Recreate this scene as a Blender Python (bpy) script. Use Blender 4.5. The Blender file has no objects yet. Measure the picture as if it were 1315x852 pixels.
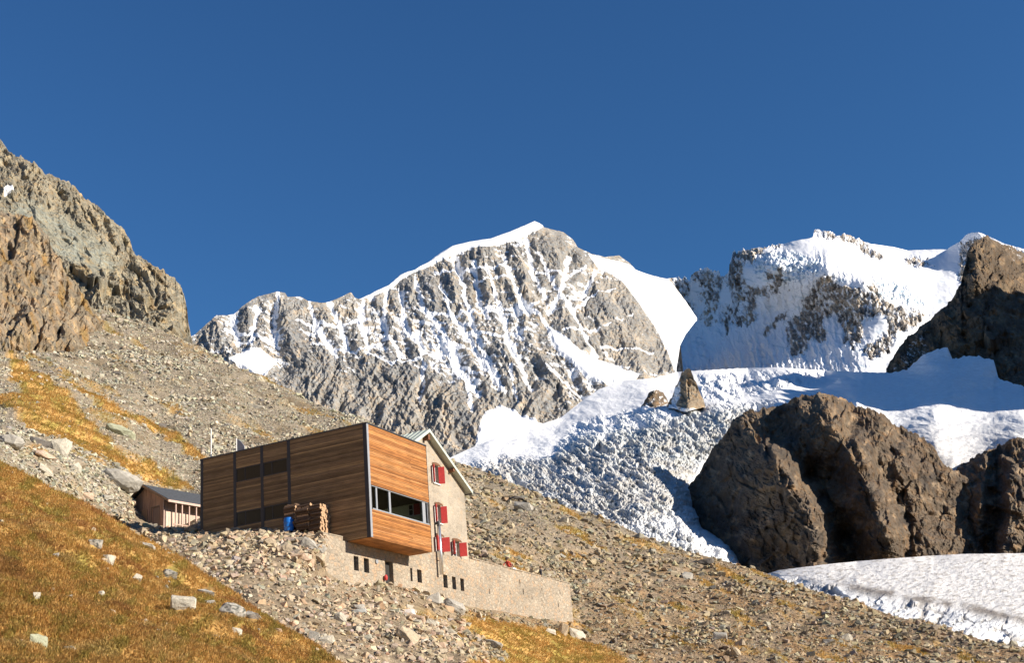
import bpy, bmesh, math, random
import numpy as np
from mathutils import Vector, Matrix, noise as mnoise

random.seed(7)
RNG = np.random.default_rng(11)
scene = bpy.context.scene
COL = scene.collection
rad = math.radians

# ------------------------------------------------------------------ camera
F_PX, CX, CY = 1640.0, 657.5, 426.0
PITCH, ROLL = rad(19.8), rad(-4.9)
CAM = np.array([0.0, 0.0, 1.7])
_f = np.array([0, math.cos(PITCH), math.sin(PITCH)])
_u = np.array([0, -math.sin(PITCH), math.cos(PITCH)])
_r = np.array([1.0, 0, 0])
_c, _s = math.cos(ROLL), math.sin(ROLL)
AX = _r * _c + _u * _s
BX = -_r * _s + _u * _c
FX = _f
cam_d = bpy.data.cameras.new('camera')
cam_d.sensor_width = 36.0
cam_d.lens = 36.0 * F_PX / 1315.0
cam_d.clip_start = 0.5
cam_d.clip_end = 60000
cam = bpy.data.objects.new('camera', cam_d)
COL.objects.link(cam)
cam.matrix_world = Matrix(((AX[0], BX[0], -FX[0], CAM[0]), (AX[1], BX[1], -FX[1], CAM[1]),
                           (AX[2], BX[2], -FX[2], CAM[2]), (0, 0, 0, 1)))
scene.camera = cam


def bearing(x, y, R):
    """Survey: bearing read off the photograph (theodolite style) + horizontal range in metres -> world points."""
    x = np.asarray(x, float); y = np.asarray(y, float); R = np.asarray(R, float)
    d = (x - CX)[..., None] / F_PX * AX - (y - CY)[..., None] / F_PX * BX + FX
    h = np.hypot(d[..., 0], d[..., 1])
    return CAM + d * (R / h)[..., None]


def fell(P):
    d = P - CAM
    z = d @ FX
    return CX + F_PX * (d @ AX) / z, CY - F_PX * (d @ BX) / z

# ------------------------------------------------------------------ noise
_perm = RNG.permutation(256)
_perm = np.concatenate([_perm, _perm, _perm]).astype(np.int64)
_grad = RNG.normal(size=(256, 3)); _grad /= np.linalg.norm(_grad, axis=1)[:, None]
_rand = RNG.random((256, 4))


def perlin(p):
    i = np.floor(p).astype(np.int64); f = p - i; i &= 255
    w = f * f * f * (f * (f * 6 - 15) + 10)
    out = 0
    for dx in (0, 1):
        wx = w[..., 0] if dx else 1 - w[..., 0]
        hx = _perm[(i[..., 0] + dx) & 255]
        for dy in (0, 1):
            wy = w[..., 1] if dy else 1 - w[..., 1]
            hy = _perm[hx + ((i[..., 1] + dy) & 255)]
            for dz in (0, 1):
                wz = w[..., 2] if dz else 1 - w[..., 2]
                g = _grad[_perm[hy + ((i[..., 2] + dz) & 255)]]
                out = out + wx * wy * wz * (g[..., 0] * (f[..., 0] - dx) + g[..., 1] * (f[..., 1] - dy) + g[..., 2] * (f[..., 2] - dz))
    return out * 1.7


def fbm(p, octv=5, gain=0.5, lac=2.03):
    a, t, o = 1.0, 0.0, 0
    for k in range(octv):
        o = o + a * perlin(p + 17.3 * k); t += a; a *= gain; p = p * lac
    return o / t


def ridged(p, octv=5, gain=0.5, lac=2.07):
    a, t, o = 1.0, 0.0, 0
    for k in range(octv):
        n = 1 - np.abs(perlin(p + 31.7 * k)) * 1.6
        o = o + a * n; t += a; a *= gain; p = p * lac
    return o / t


def worley(p):
    """nearest feature point: distance F1, F2, per-cell random facet value, cell hash"""
    i = np.floor(p).astype(np.int64); f = p - i
    d1 = np.full(p.shape[:-1], 9.0); d2 = d1.copy(); fac = np.zeros(p.shape[:-1]); hid = np.zeros(p.shape[:-1], np.int64)
    for dx in (-1, 0, 1):
        for dy in (-1, 0, 1):
            for dz in (-1, 0, 1):
                h = _perm[_perm[_perm[(i[..., 0] + dx) & 255] + ((i[..., 1] + dy) & 255)] + ((i[..., 2] + dz) & 255)]
                o = f - np.array([dx, dy, dz]) - _rand[h][..., :3]
                d = np.sqrt((o * o).sum(-1))
                m = d < d1
                d2 = np.where(m, d1, np.minimum(d2, d))
                fac = np.where(m, (o * _grad[h]).sum(-1), fac); hid = np.where(m, h, hid)
                d1 = np.where(m, d, d1)
    return d1, d2, fac * np.clip((d2 - d1) * 8.0, 0, 1) * 1.05, hid


def relief(P, px, seed, amp, sizes=(40, 15, 5.5, 9, 7), M=None):
    """craggy relief in metres, built from real 3-D positions: facets of three sizes, undulation, sharp ribs"""
    Q = P / px + seed * 13.7
    if M is not None: Q = Q @ np.array(M).T
    wq = fbm(Q / 22, 3)[..., None] * 7
    d = amp[0] * worley((Q + wq) / sizes[0])[2] + amp[1] * worley((Q + wq * .6) / sizes[1])[2] + amp[2] * worley(Q / sizes[2])[2]
    d = d + amp[3] * fbm(Q / sizes[3], 5) + amp[4] * (ridged((Q + wq * .5) / sizes[4], 4) - .55)
    return d * px


def outward(P, N, k=0.85):
    """direction in which a steep face juts out: mostly level, out of the mountain, a little along the surface normal"""
    h = CAM - P; h[..., 2] *= 0.15; h /= np.linalg.norm(h, axis=-1, keepdims=True)
    d = h * k + N * (1 - k)
    return d / np.linalg.norm(d, axis=-1, keepdims=True)


def slabby(X, Y, seed, amp, sizes=(55, 20, 6, 14, 9), turn=0.0, tall=1.0, warp=5.0):
    """fractured relief on a steep face: three sizes of tilted slabs, undulation, sharp ribs (in facet widths)"""
    c, s = math.cos(turn), math.sin(turn)
    Q = np.stack([X * c - Y * s, (X * s + Y * c) / tall, X * 0 + seed * 7.3], -1)
    wq = fbm(Q / 26, 3)[..., None] * warp
    d = amp[0] * worley((Q + wq) / sizes[0])[2] + amp[1] * worley((Q + wq * .7) / sizes[1])[2] + amp[2] * worley((Q + wq * .3) / sizes[2])[2]
    return d + amp[3] * fbm(Q / sizes[3], 5) + amp[4] * (ridged((Q + wq * .5) / sizes[4], 4) - .55)


def sstep(a, b, x):
    t = np.clip((x - a) / (b - a), 0, 1)
    return t * t * (3 - 2 * t)


def poly_sd(X, Y, pts):
    """signed distance (positive inside) to a closed polygon"""
    pts = np.array(pts, float); n = len(pts)
    d = np.full(X.shape, 1e9); ins = np.zeros(X.shape, bool)
    for k in range(n):
        a, b = pts[k], pts[(k + 1) % n]
        e = b - a
        t = np.clip(((X - a[0]) * e[0] + (Y - a[1]) * e[1]) / (e @ e + 1e-9), 0, 1)
        d = np.minimum(d, np.hypot(X - a[0] - t * e[0], Y - a[1] - t * e[1]))
        if abs(e[1]) > 1e-9:
            c = ((a[1] > Y) != (b[1] > Y)) & (X < e[0] * (Y - a[1]) / e[1] + a[0])
            ins ^= c
    return np.where(ins, d, -d)


def line_d(X, Y, pts):
    """distance to an open polyline and signed side"""
    pts = np.array(pts, float)
    d = np.full(X.shape, 1e9); s = np.zeros(X.shape)
    for a, b in zip(pts[:-1], pts[1:]):
        e = b - a
        t = np.clip(((X - a[0]) * e[0] + (Y - a[1]) * e[1]) / (e @ e + 1e-9), 0, 1)
        dd = np.hypot(X - a[0] - t * e[0], Y - a[1] - t * e[1])
        side = np.sign(e[0] * (Y - a[1]) - e[1] * (X - a[0]))
        m = dd < d
        d = np.where(m, dd, d); s = np.where(m, side, s)
    return d, s


def rbf(pts, smooth=0.0):
    pts = np.array(pts, float)
    q = pts[:, :2] / 300.0; v = np.log(pts[:, 2])
    n = len(q)
    K = np.linalg.norm(q[:, None] - q[None], axis=2)
    Pm = np.c_[np.ones(n), q]
    A = np.zeros((n + 3, n + 3)); A[:n, :n] = -K + smooth * np.eye(n); A[:n, n:] = Pm; A[n:, :n] = Pm.T
    sol = np.linalg.solve(A, np.r_[v, 0, 0, 0])

    def fn(X, Y):
        out = sol[n] + sol[n + 1] * X / 300.0 + sol[n + 2] * Y / 300.0
        for k in range(n):
            out = out - sol[k] * np.hypot(X / 300.0 - q[k, 0], Y / 300.0 - q[k, 1])
        return np.exp(out)
    return fn


def ragged(fn, seed, amp=2.0, x0=-1e9):
    """broken skyline: notches and teeth added to a surveyed outline"""
    def g(x):
        x = np.asarray(x, float); z = x * 0
        n = amp * .9 * fbm(np.stack([x / 16, z, z + seed], -1), 4) + amp * 1.6 * worley(np.stack([x / 9, z, z + seed + .37], -1))[2] + amp * .8 * worley(np.stack([x / 3.4, z, z + seed + 5.37], -1))[2]
        return fn(x) + n * sstep(x0, x0 + 8, x)
    return g


def tents(X, Y, lines):
    """sharp ribs (positive) and gullies (negative) along surveyed lines: (points, height, width left, width right)"""
    o = np.zeros(X.shape)
    for pts, a, wl, wr in lines:
        d, s = line_d(X, Y, pts)
        w = np.where(s > 0, wl, wr)
        o = o + a * np.clip(1 - d / w, 0, 1)
    return o


def curve(pts):
    pts = np.array(pts, float)
    return lambda x: np.interp(x, pts[:, 0], pts[:, 1])

# ------------------------------------------------------------------ object helpers


def link(name, me, mats=(), parent=None):
    o = bpy.data.objects.new(name, me)
    COL.objects.link(o)
    if me is not None:
        for m in (mats if isinstance(mats, (list, tuple)) else [mats]):
            me.materials.append(m)
    if parent is not None:
        o.parent = parent
    return o


def tag(o, label=None, cat=None, group=None, kind=None):
    if label: o['label'] = label
    if cat: o['category'] = cat
    if group: o['group'] = group
    if kind: o['kind'] = kind
    return o


def empty(name, loc, rz, label, cat, group=None):
    o = bpy.data.objects.new(name, None)
    COL.objects.link(o)
    o.location = loc; o.rotation_euler = (0, 0, rz)
    return tag(o, label, cat, group)


def raw_mesh(name, V, faces, smooth=False, attrs=None, mat_idx=None):
    """faces: int array (n,3) or (n,4)"""
    V = np.ascontiguousarray(V, np.float32); faces = np.ascontiguousarray(faces, np.int32)
    me = bpy.data.meshes.new(name)
    me.vertices.add(len(V)); me.vertices.foreach_set('co', V.ravel())
    n, k = faces.shape
    me.loops.add(n * k); me.loops.foreach_set('vertex_index', faces.ravel())
    me.polygons.add(n)
    me.polygons.foreach_set('loop_start', np.arange(0, n * k, k, dtype=np.int32))
    me.polygons.foreach_set('loop_total', np.full(n, k, np.int32))
    me.polygons.foreach_set('use_smooth', np.full(n, bool(smooth)))
    if mat_idx is not None:
        me.polygons.foreach_set('material_index', np.ascontiguousarray(mat_idx, np.int32))
    me.update(calc_edges=True)
    for key, val in (attrs or {}).items():
        val = np.asarray(val, np.float32)
        if val.ndim == 1:
            a = me.attributes.new(key, 'FLOAT', 'POINT'); a.data.foreach_set('value', val)
        else:
            if val.shape[1] == 3: val = np.c_[val, np.ones(len(val), np.float32)]
            a = me.attributes.new(key, 'FLOAT_COLOR', 'POINT'); a.data.foreach_set('color', np.ascontiguousarray(val, np.float32).ravel())
    return me


def grid_faces(nr, nc):
    i = np.arange(nr * nc).reshape(nr, nc)
    return np.stack([i[:-1, :-1], i[1:, :-1], i[1:, 1:], i[:-1, 1:]], -1).reshape(-1, 4)


def grid_normals(P):
    du = np.gradient(P, axis=1); dv = np.gradient(P, axis=0)
    n = np.cross(dv, du); n /= np.linalg.norm(n, axis=-1, keepdims=True) + 1e-9
    flip = ((CAM - P) * n).sum(-1) < 0
    n[flip] *= -1
    return n


def add_skirt(P, rows, top=True, wt=None):
    """continue a surface over its crest: rows of (extra range factor, drop as share of range)"""
    e = P[0] if top else P[-1]
    h = e - CAM; r = np.hypot(h[:, 0], h[:, 1])
    out = []
    for k, dz in rows:
        f = 1.0 if wt is None else wt
        q = e.copy(); q[:, :2] = CAM[:2] + h[:, :2] * (1 + (k - 1) * f)[:, None] if wt is not None else CAM[:2] + h[:, :2] * k; q[:, 2] -= r * dz * f
        out.append(q)
    return np.concatenate([np.array(out)[::-1], P]) if top else np.concatenate([P, np.array(out)])


def pad(a, n, top=True):
    e = a[:1] if top else a[-1:]
    return np.concatenate([np.repeat(e, n, 0), a]) if top else np.concatenate([a, np.repeat(e, n, 0)])

# ------------------------------------------------------------------ materials


class NT:
    def __init__(self, name):
        self.m = bpy.data.materials.new(name); self.m.use_nodes = True
        self.t = self.m.node_tree; self.n = self.t.nodes; self.n.clear()
        self.out = self.add('ShaderNodeOutputMaterial')
        self.b = self.add('ShaderNodeBsdfPrincipled')
        self.b.inputs['Specular IOR Level'].default_value = 0.2
        self.l(self.b.outputs[0], self.out.inputs[0])

    def add(self, t, **kw):
        x = self.n.new(t)
        for k, v in kw.items(): setattr(x, k, v)
        return x

    def l(self, a, b): self.t.links.new(a, b)

    def set(self, sock, v):
        if isinstance(v, bpy.types.NodeSocket): self.l(v, sock)
        else: sock.default_value = v

    def coord(self, scale=(1, 1, 1), kind='Object'):
        c = self.add('ShaderNodeTexCoord'); m = self.add('ShaderNodeMapping')
        m.inputs['Scale'].default_value = scale
        self.l(c.outputs[kind], m.inputs[0])
        return m.outputs[0]

    def noise(self, vec, scale, detail=4, rough=0.55, col=False):
        x = self.add('ShaderNodeTexNoise')
        x.inputs['Scale'].default_value = scale; x.inputs['Detail'].default_value = detail; x.inputs['Roughness'].default_value = rough
        self.l(vec, x.inputs['Vector'])
        return x.outputs['Color' if col else 'Fac']

    def voronoi(self, vec, scale, feature='F1', out='Distance', rnd=1.0):
        x = self.add('ShaderNodeTexVoronoi', feature=feature)
        x.inputs['Scale'].default_value = scale; x.inputs['Randomness'].default_value = rnd
        self.l(vec, x.inputs['Vector'])
        return x.outputs[out]

    def math(self, op, a, b=0.0, c=None, clamp=False):
        x = self.add('ShaderNodeMath', operation=op, use_clamp=clamp)
        self.set(x.inputs[0], a); self.set(x.inputs[1], b)
        if c is not None: self.set(x.inputs[2], c)
        return x.outputs[0]

    def maprange(self, v, a, b, c=0.0, d=1.0, smooth=False):
        x = self.add('ShaderNodeMapRange', interpolation_type='SMOOTHSTEP' if smooth else 'LINEAR')
        self.set(x.inputs[0], v)
        for k, q in zip((1, 2, 3, 4), (a, b, c, d)): x.inputs[k].default_value = q
        return x.outputs[0]

    def ramp(self, fac, stops):
        x = self.add('ShaderNodeValToRGB')
        e = x.color_ramp.elements
        while len(e) < len(stops): e.new(0.5)
        for s, (p, c) in zip(e, stops): s.position = p; s.color = (*c, 1)
        self.l(fac, x.inputs[0])
        return x.outputs[0]

    def mix(self, fac, a, b, mode='MIX'):
        x = self.add('ShaderNodeMix', data_type='RGBA', blend_type=mode)
        self.set(x.inputs[0], fac)
        for s, v in ((x.inputs[6], a), (x.inputs[7], b)):
            if isinstance(v, bpy.types.NodeSocket): self.l(v, s)
            else: s.default_value = (*v, 1)
        return x.outputs[2]

    def attr(self, name, out='Color'):
        x = self.add('ShaderNodeAttribute', attribute_name=name)
        return x.outputs[out]

    def bump(self, h, dist, strength=1.0, prev=None):
        x = self.add('ShaderNodeBump')
        x.inputs['Distance'].default_value = dist; x.inputs['Strength'].default_value = strength
        self.l(h, x.inputs['Height'])
        if prev is not None: self.l(prev, x.inputs['Normal'])
        return x.outputs[0]

    def fin(self, color=None, rough=0.9, normal=None, metal=0.0, spec=None):
        if color is not None:
            if isinstance(color, bpy.types.NodeSocket): self.l(color, self.b.inputs['Base Color'])
            else: self.b.inputs['Base Color'].default_value = (*color, 1)
        self.set(self.b.inputs['Roughness'], rough)
        self.b.inputs['Metallic'].default_value = metal
        if spec is not None: self.b.inputs['Specular IOR Level'].default_value = spec
        if normal is not None: self.l(normal, self.b.inputs['Normal'])
        return self.m


def terrain_mat(name, px, snow=False, bump=1.0, streak=(1, 1, 1)):
    """rock / scree ground: albedo attribute broken up with procedural grain; px = size in metres of the finest grain"""
    n = NT(name)
    v = n.coord()
    vs = n.coord(streak)
    col = n.attr('albedo')
    big = n.noise(vs, 1 / (px * 14), 6, 0.62)
    fine = n.noise(v, 1 / (px * 2.6), 5, 0.6)
    m = n.math('MULTIPLY', n.maprange(big, 0.25, 0.75, 0.62, 1.38), n.maprange(fine, 0.25, 0.75, 0.7, 1.3))
    col = n.mix(1.0, col, m, 'MULTIPLY')
    warm = n.noise(vs, 1 / (px * 9), 3)
    col = n.mix(n.maprange(warm, 0.45, 0.7), col, n.mix(1.0, col, (1.18, 0.95, 0.72), 'MULTIPLY'))
    b = n.bump(big, px * 6 * bump, 0.7)
    b = n.bump(fine, px * 1.6 * bump, 0.8, b)
    rough = 0.92
    if snow:
        s = n.attr('snow', 'Fac')
        f1 = n.noise(vs, 1 / (px * 5), 6, 0.68)
        f2 = n.noise(v, 1 / (px * 1.8), 3, 0.6)
        t = n.math('ADD', s, n.math('MULTIPLY', n.math('SUBTRACT', f1, 0.5), 1.5))
        t = n.math('ADD', t, n.math('MULTIPLY', n.math('SUBTRACT', f2, 0.5), 0.9))
        fac = n.maprange(t, -0.09, 0.12, smooth=True)
        col = n.mix(fac, col, n.mix(n.attr('ice', 'Fac'), (0.86, 0.87, 0.89), (0.50, 0.61, 0.67)))
        sn = n.bump(n.noise(vs, 1 / (px * 10), 5), px * 1.2, 0.6)
        mx = n.add('ShaderNodeMix', data_type='VECTOR')
        n.l(fac, mx.inputs[0]); n.l(b, mx.inputs[4]); n.l(sn, mx.inputs[5])
        b = mx.outputs[1]
    return n.fin(col, rough, b)


def attr_mat(name, grain=0.25, scale=3.0, rough=0.9, bump=0.0):
    n = NT(name)
    v = n.coord()
    f = n.noise(v, scale, 4)
    col = n.mix(1.0, n.attr('albedo'), n.maprange(f, 0.3, 0.7, 1 - grain, 1 + grain), 'MULTIPLY')
    return n.fin(col, rough, n.bump(f, bump) if bump else None)


def plain(name, c, rough=0.6, metal=0.0, var=0.12, scale=4.0, spec=0.3):
    n = NT(name)
    f = n.noise(n.coord(), scale, 4)
    return n.fin(n.mix(1.0, tuple(c), n.maprange(f, 0.3, 0.7, 1 - var, 1 + var), 'MULTIPLY'), rough, None, metal, spec)

# ------------------------------------------------------------------ light
SUN_AZ, SUN_EL = 109.0, 22.0
sd = bpy.data.lights.new('sun', 'SUN')
sd.energy = 4.7; sd.angle = rad(0.5); sd.color = (1.0, 0.90, 0.76)
so = bpy.data.objects.new('sun', sd); COL.objects.link(so)
S = Vector((math.sin(rad(SUN_AZ)) * math.cos(rad(SUN_EL)), math.cos(rad(SUN_AZ)) * math.cos(rad(SUN_EL)), math.sin(rad(SUN_EL))))
so.rotation_euler = S.to_track_quat('Z', 'Y').to_euler()
so.location = (60, -20, 60)
w = bpy.data.worlds.new('World'); scene.world = w; w.use_nodes = True
wn = w.node_tree.nodes; wn.clear()
sky = wn.new('ShaderNodeTexSky'); sky.sky_type = 'NISHITA'; sky.sun_disc = False
sky.sun_elevation = rad(SUN_EL); sky.sun_rotation = rad(SUN_AZ)
sky.altitude = 2600; sky.air_density = 1.7; sky.dust_density = 0.2; sky.ozone_density = 10
bg = wn.new('ShaderNodeBackground'); bg.inputs[1].default_value = 0.062
wo = wn.new('ShaderNodeOutputWorld')
hs = wn.new('ShaderNodeHueSaturation'); hs.inputs['Saturation'].default_value = 1.03
w.node_tree.links.new(sky.outputs[0], hs.inputs['Color']); w.node_tree.links.new(hs.outputs[0], bg.inputs[0]); w.node_tree.links.new(bg.outputs[0], wo.inputs[0])
scene.view_settings.view_transform = 'Standard'
scene.view_settings.look = 'None'
scene.view_settings.exposure = 0.82
scene.view_settings.gamma = 1.0
scene.render.engine = 'CYCLES'
scene.cycles.use_denoising = True
scene.cycles.max_bounces = 6
scene.cycles.diffuse_bounces = 3
scene.cycles.use_adaptive_sampling = True
scene.cycles.adaptive_threshold = 0.02

# ------------------------------------------------------------------ far terrain


def sheet(x0, x1, dx, top, bot, nr, R, power=1.0):
    xs = np.arange(x0, x1 + dx, dx)
    t = np.linspace(0, 1, nr)[:, None] ** power
    X = np.repeat(xs[None], nr, 0)
    yt, yb = top(xs)[None], bot(xs)[None]
    Y = yt + (yb - yt) * t
    return X, Y, bearing(X, Y, R(X, Y))


def finish(name, P, albedo, snow, mat, back, label, cat, smooth=False, bottom=None, wt=None, ice=None):
    n = len(back)
    Pf = add_skirt(P, back, True, wt); al = pad(albedo, n); sn = pad(snow, n) if snow is not None else None
    if bottom:
        Pf = add_skirt(Pf, bottom, False); al = pad(al, len(bottom), False)
        if sn is not None: sn = pad(sn, len(bottom), False)
    nr, nc = Pf.shape[:2]
    at = {'albedo': al.reshape(-1, 3)}
    if sn is not None: at['snow'] = sn.ravel()
    if ice is not None: at['ice'] = pad(ice, n).ravel()
    me = raw_mesh(name, Pf.reshape(-1, 3), grid_faces(nr, nc), smooth, at)
    o = link(name, me, mat)
    tag(o, label, cat, kind='structure')
    return o


def blend(a, b, t):
    return a + (np.array(b) - a) * t[..., None]


def rockcol(P, scale, pal, seed=0.0):
    """mix a palette of rock colours by large-scale noise"""
    q = P / scale + seed
    a = fbm(q, 4); b = fbm(q * 1.7 + 40, 4); c = fbm(q * 4.1 + 80, 3)
    col = np.zeros(P.shape) + np.array(pal[0])
    col = blend(col, pal[1], sstep(-0.15, 0.35, a))
    col = blend(col, pal[2], sstep(0.0, 0.4, b))
    if len(pal) > 3: col = blend(col, pal[3], sstep(0.1, 0.45, c))
    return col * (1 + 0.35 * c)[..., None]


K2 = lambda pts: [(840 + x / 2.768, 270 + y / 2.768) for x, y in pts]
BACK = [(1.02, 0.02), (1.08, 0.10), (1.2, 0.32)]

# --- main peak -----------------------------------------------------------------
m1_top = curve([(200, 446), (240, 436), (250, 430), (278, 406), (290, 405), (301, 403), (312, 394), (323, 386), (331, 381), (345, 377), (356, 374.7), (366, 375.6), (369, 381), (386, 381),
                (395, 387), (413, 389.7), (424, 387), (433, 384), (451, 376), (456, 383), (463, 384), (498, 368), (513, 355), (533, 348), (551, 337.5), (568, 324), (580, 317.5),
                (604, 311), (630, 308), (657, 298), (677, 290.5), (686, 285.5), (692, 287), (698, 292), (724, 299), (736, 308), (742, 318), (759, 325.7), (777, 330), (795, 328.7), (803, 335),
                (809, 339), (815, 347), (836, 353.6), (856, 358.6), (862, 358.5), (868, 370), (880, 386), (894, 409)])
m1_bot = curve([(200, 520), (400, 590), (600, 640), (700, 610), (800, 545), (866, 510), (869, 470), (872, 447), (880, 431), (894, 413)])
m1_R = rbf([(200, 440, 3900), (350, 375, 4100), (500, 360, 4500), (686, 286, 4900), (800, 330, 5300), (890, 358, 5600), (930, 372, 5700),
            (300, 470, 3650), (420, 470, 3700), (560, 430, 3950), (690, 400, 4250), (780, 400, 4500), (850, 430, 4700), (880, 400, 5150),
            (350, 520, 3400), (480, 560, 3300), (600, 580, 3200), (700, 540, 3500), (790, 490, 3800), (870, 485, 4200), (930, 500, 4500), (200, 520, 3500)], 0.02)
X, Y, P = sheet(215, 894, 0.9, m1_top, m1_bot, 330, m1_R)
N = grid_normals(P)
q = X - 0.42 * (Y - 300)
warp = fbm(np.stack([X / 60, Y / 60, X * 0], -1), 3) * 14
g1 = ridged(np.stack([(q + warp) / 46, Y / 190, X * 0 + 3], -1), 3)         # big ribs running down the face
g2 = ridged(np.stack([(q + warp * 0.9) / 19, Y / 34, X * 0 + 9], -1), 4)
w1 = worley(np.stack([(X + 0.2 * Y + warp) / 26, Y / 40, X * 0 + .5], -1))
w2 = worley(np.stack([(X + warp) / 8.5, Y / 8, X * 0 + 2.5], -1))
w3 = worley(np.stack([(X + warp) / 3.6, Y / 3.4, X * 0 + 5.5], -1))
fine = fbm(np.stack([X / 5, Y / 5, X * 0], -1), 4)
edge = sstep(0, 14, Y - m1_top(X))
field = poly_sd(X, Y, [(755, 326), (777, 332), (809, 341), (836, 354), (858, 359), (868, 372), (880, 387), (897, 405), (897, 440), (876, 490), (866, 480), (856, 452), (845, 430), (830, 405), (815, 385), (800, 366), (785, 352), (765, 342)])
ridge_s = poly_sd(X, Y, [(461, 385), (498, 366), (513, 353), (551, 335), (580, 315), (604, 309), (630, 305), (657, 295), (686, 283), (699, 291), (690, 296), (676, 300), (660, 307), (640, 313), (622, 318), (606, 319), (585, 325), (566, 335), (548, 344), (528, 352), (512, 362), (498, 373), (480, 382)])
ramp = poly_sd(X, Y, [(700, 415), (714, 424), (731, 438), (748, 452), (771, 461), (800, 473), (822, 482), (805, 496), (770, 492), (752, 486), (738, 470), (722, 458), (708, 442)])
fan = np.maximum(poly_sd(X, Y, [(614, 552), (622, 532), (640, 522), (655, 524), (668, 534), (684, 540), (700, 546), (760, 530), (760, 640), (590, 640), (584, 590), (610, 575)]),
                 poly_sd(X, Y, [(294, 464), (318, 449), (338, 450), (354, 462), (346, 478), (338, 490), (318, 480)]))
smoothz = np.clip(sstep(-2, 6, field) + sstep(-1, 4, ridge_s) + sstep(-2, 5, ramp) + sstep(-2, 5, fan), 0, 1)
slabs = ridged(np.stack([(X + .75 * Y + warp) / 30, (Y - .6 * X) / 150, X * 0 + 77], -1), 3)
lowface = sstep(-10, 40, poly_sd(X, Y, [(330, 462), (420, 450), (500, 446), (560, 468), (640, 480), (700, 470), (740, 500), (740, 640), (300, 640)]))
COUL = [[(589, 335), (598, 387), (616, 440), (648, 502)], [(608, 335), (616, 387), (627, 408)], [(624, 340), (642, 393), (657, 446), (683, 502)], [(648, 330), (668, 384), (698, 411), (724, 446)],
        [(692, 320), (712, 367), (733, 396), (748, 422), (765, 458)], [(566, 360), (577, 399), (604, 434), (616, 458), (642, 496)], [(556, 420), (589, 475), (616, 505)], [(533, 358), (542, 393), (563, 417), (580, 446), (600, 490)],
        [(536, 425), (545, 475), (539, 520)], [(498, 367), (492, 411), (498, 434), (516, 458)], [(466, 387), (463, 417), (474, 450)], [(358, 378), (352, 410), (357, 445)], [(330, 395), (322, 440)], [(300, 408), (306, 440)],
        [(398, 390), (408, 420), (432, 455)], [(424, 390), (440, 425), (446, 445)], [(676, 300), (684, 345), (700, 380)], [(655, 470), (664, 520)], [(600, 480), (606, 530)], [(730, 330), (722, 370), (706, 400)], [(764, 350), (750, 378)], [(515, 375), (520, 420), (545, 450)]]
LEDG = [[(733, 402), (759, 380), (790, 372)], [(724, 425), (765, 420), (812, 405)], [(771, 440), (809, 449), (838, 455)], [(404, 440), (457, 452), (490, 440)], [(469, 452), (504, 469), (540, 461)], [(560, 350), (600, 345), (650, 340)], [(610, 360), (660, 352)],
        [(290, 425), (330, 432), (352, 440)], [(380, 410), (430, 418), (470, 410)], [(690, 345), (730, 352), (752, 345)], [(600, 425), (640, 432), (680, 425)], [(620, 395), (655, 398), (690, 390)], [(700, 470), (740, 505)], [(540, 400), (580, 405), (610, 398)]]
jx, jy = X + 5 * fbm(np.stack([X / 11, Y / 11, X * 0 + 4], -1), 3), Y + 5 * fbm(np.stack([X / 11, Y / 11, X * 0 + 6], -1), 3)
coul = np.zeros(X.shape); snowline = np.zeros(X.shape)
for L in COUL:
    d, s = line_d(jx, jy, L)
    wob = 4.2 + 2.2 * fbm(np.stack([Y / 16, X / 40, X * 0 + len(L)], -1), 2)
    coul = np.maximum(coul, np.exp(-(d / 7.5) ** 2)); snowline = np.maximum(snowline, 1 - d / wob)
for L in LEDG:
    d, s = line_d(jx, jy, L)
    snowline = np.maximum(snowline, 1 - d / (2.6 + 1.2 * fine))
rel = -coul * 17 + (slabs - .55) * 42 * lowface + (g1 - 0.55) * 52 * (1 - .5 * lowface) + (g2 - 0.5) * 11 + w1[2] * 17 + w2[2] * 7 + w3[2] * 2.6 + fine * 5 + (ridged(np.stack([(X + warp) / 7, Y / 9, X * 0 + 19], -1), 4) - .55) * 10
rel = rel * (0.25 + 0.75 * edge) * (1 - 0.93 * smoothz)
P = P + outward(P, N) * rel[..., None] + N * (smoothz * (6 + 5 * fbm(np.stack([X / 30, Y / 20, X * 0 + 7], -1), 3)))[..., None]
# where snow lies: gullies, ledges, named snowfields
bias = (0.10 - 0.62 * sstep(0, 50, poly_sd(X, Y, [(340, 462), (420, 452), (500, 448), (560, 470), (640, 480), (700, 470), (740, 500), (740, 640), (300, 640)]))
        - 0.5 * sstep(-6, 14, poly_sd(X, Y, [(748, 380), (775, 352), (795, 362), (808, 378), (832, 410), (852, 442), (869, 470), (850, 484), (812, 472), (770, 458), (745, 440), (735, 410)]))
        - 0.30 * sstep(-10, 20, poly_sd(X, Y, [(560, 335), (640, 318), (700, 302), (740, 320), (750, 360), (700, 370), (600, 385), (555, 370)]))
        + 0.14 * sstep(-15, 25, poly_sd(X, Y, [(430, 395), (560, 395), (690, 380), (720, 440), (640, 470), (520, 450), (430, 440)]))
        - 0.35 * sstep(-8, 14, poly_sd(X, Y, [(366, 384), (395, 388), (400, 440), (440, 470), (440, 520), (360, 500), (372, 440)])))
led = fbm(np.stack([X / 22, (Y - 0.22 * X + warp * .4) / 5.0, X * 0 + 21], -1), 4) + .35 * fbm(np.stack([X / 45, Y / 45, X * 0 + 28], -1), 3)
gull = -(g1 - 0.55) * 1.5 - (g2 - 0.5) * 0.5
diag = np.zeros(X.shape)
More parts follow.
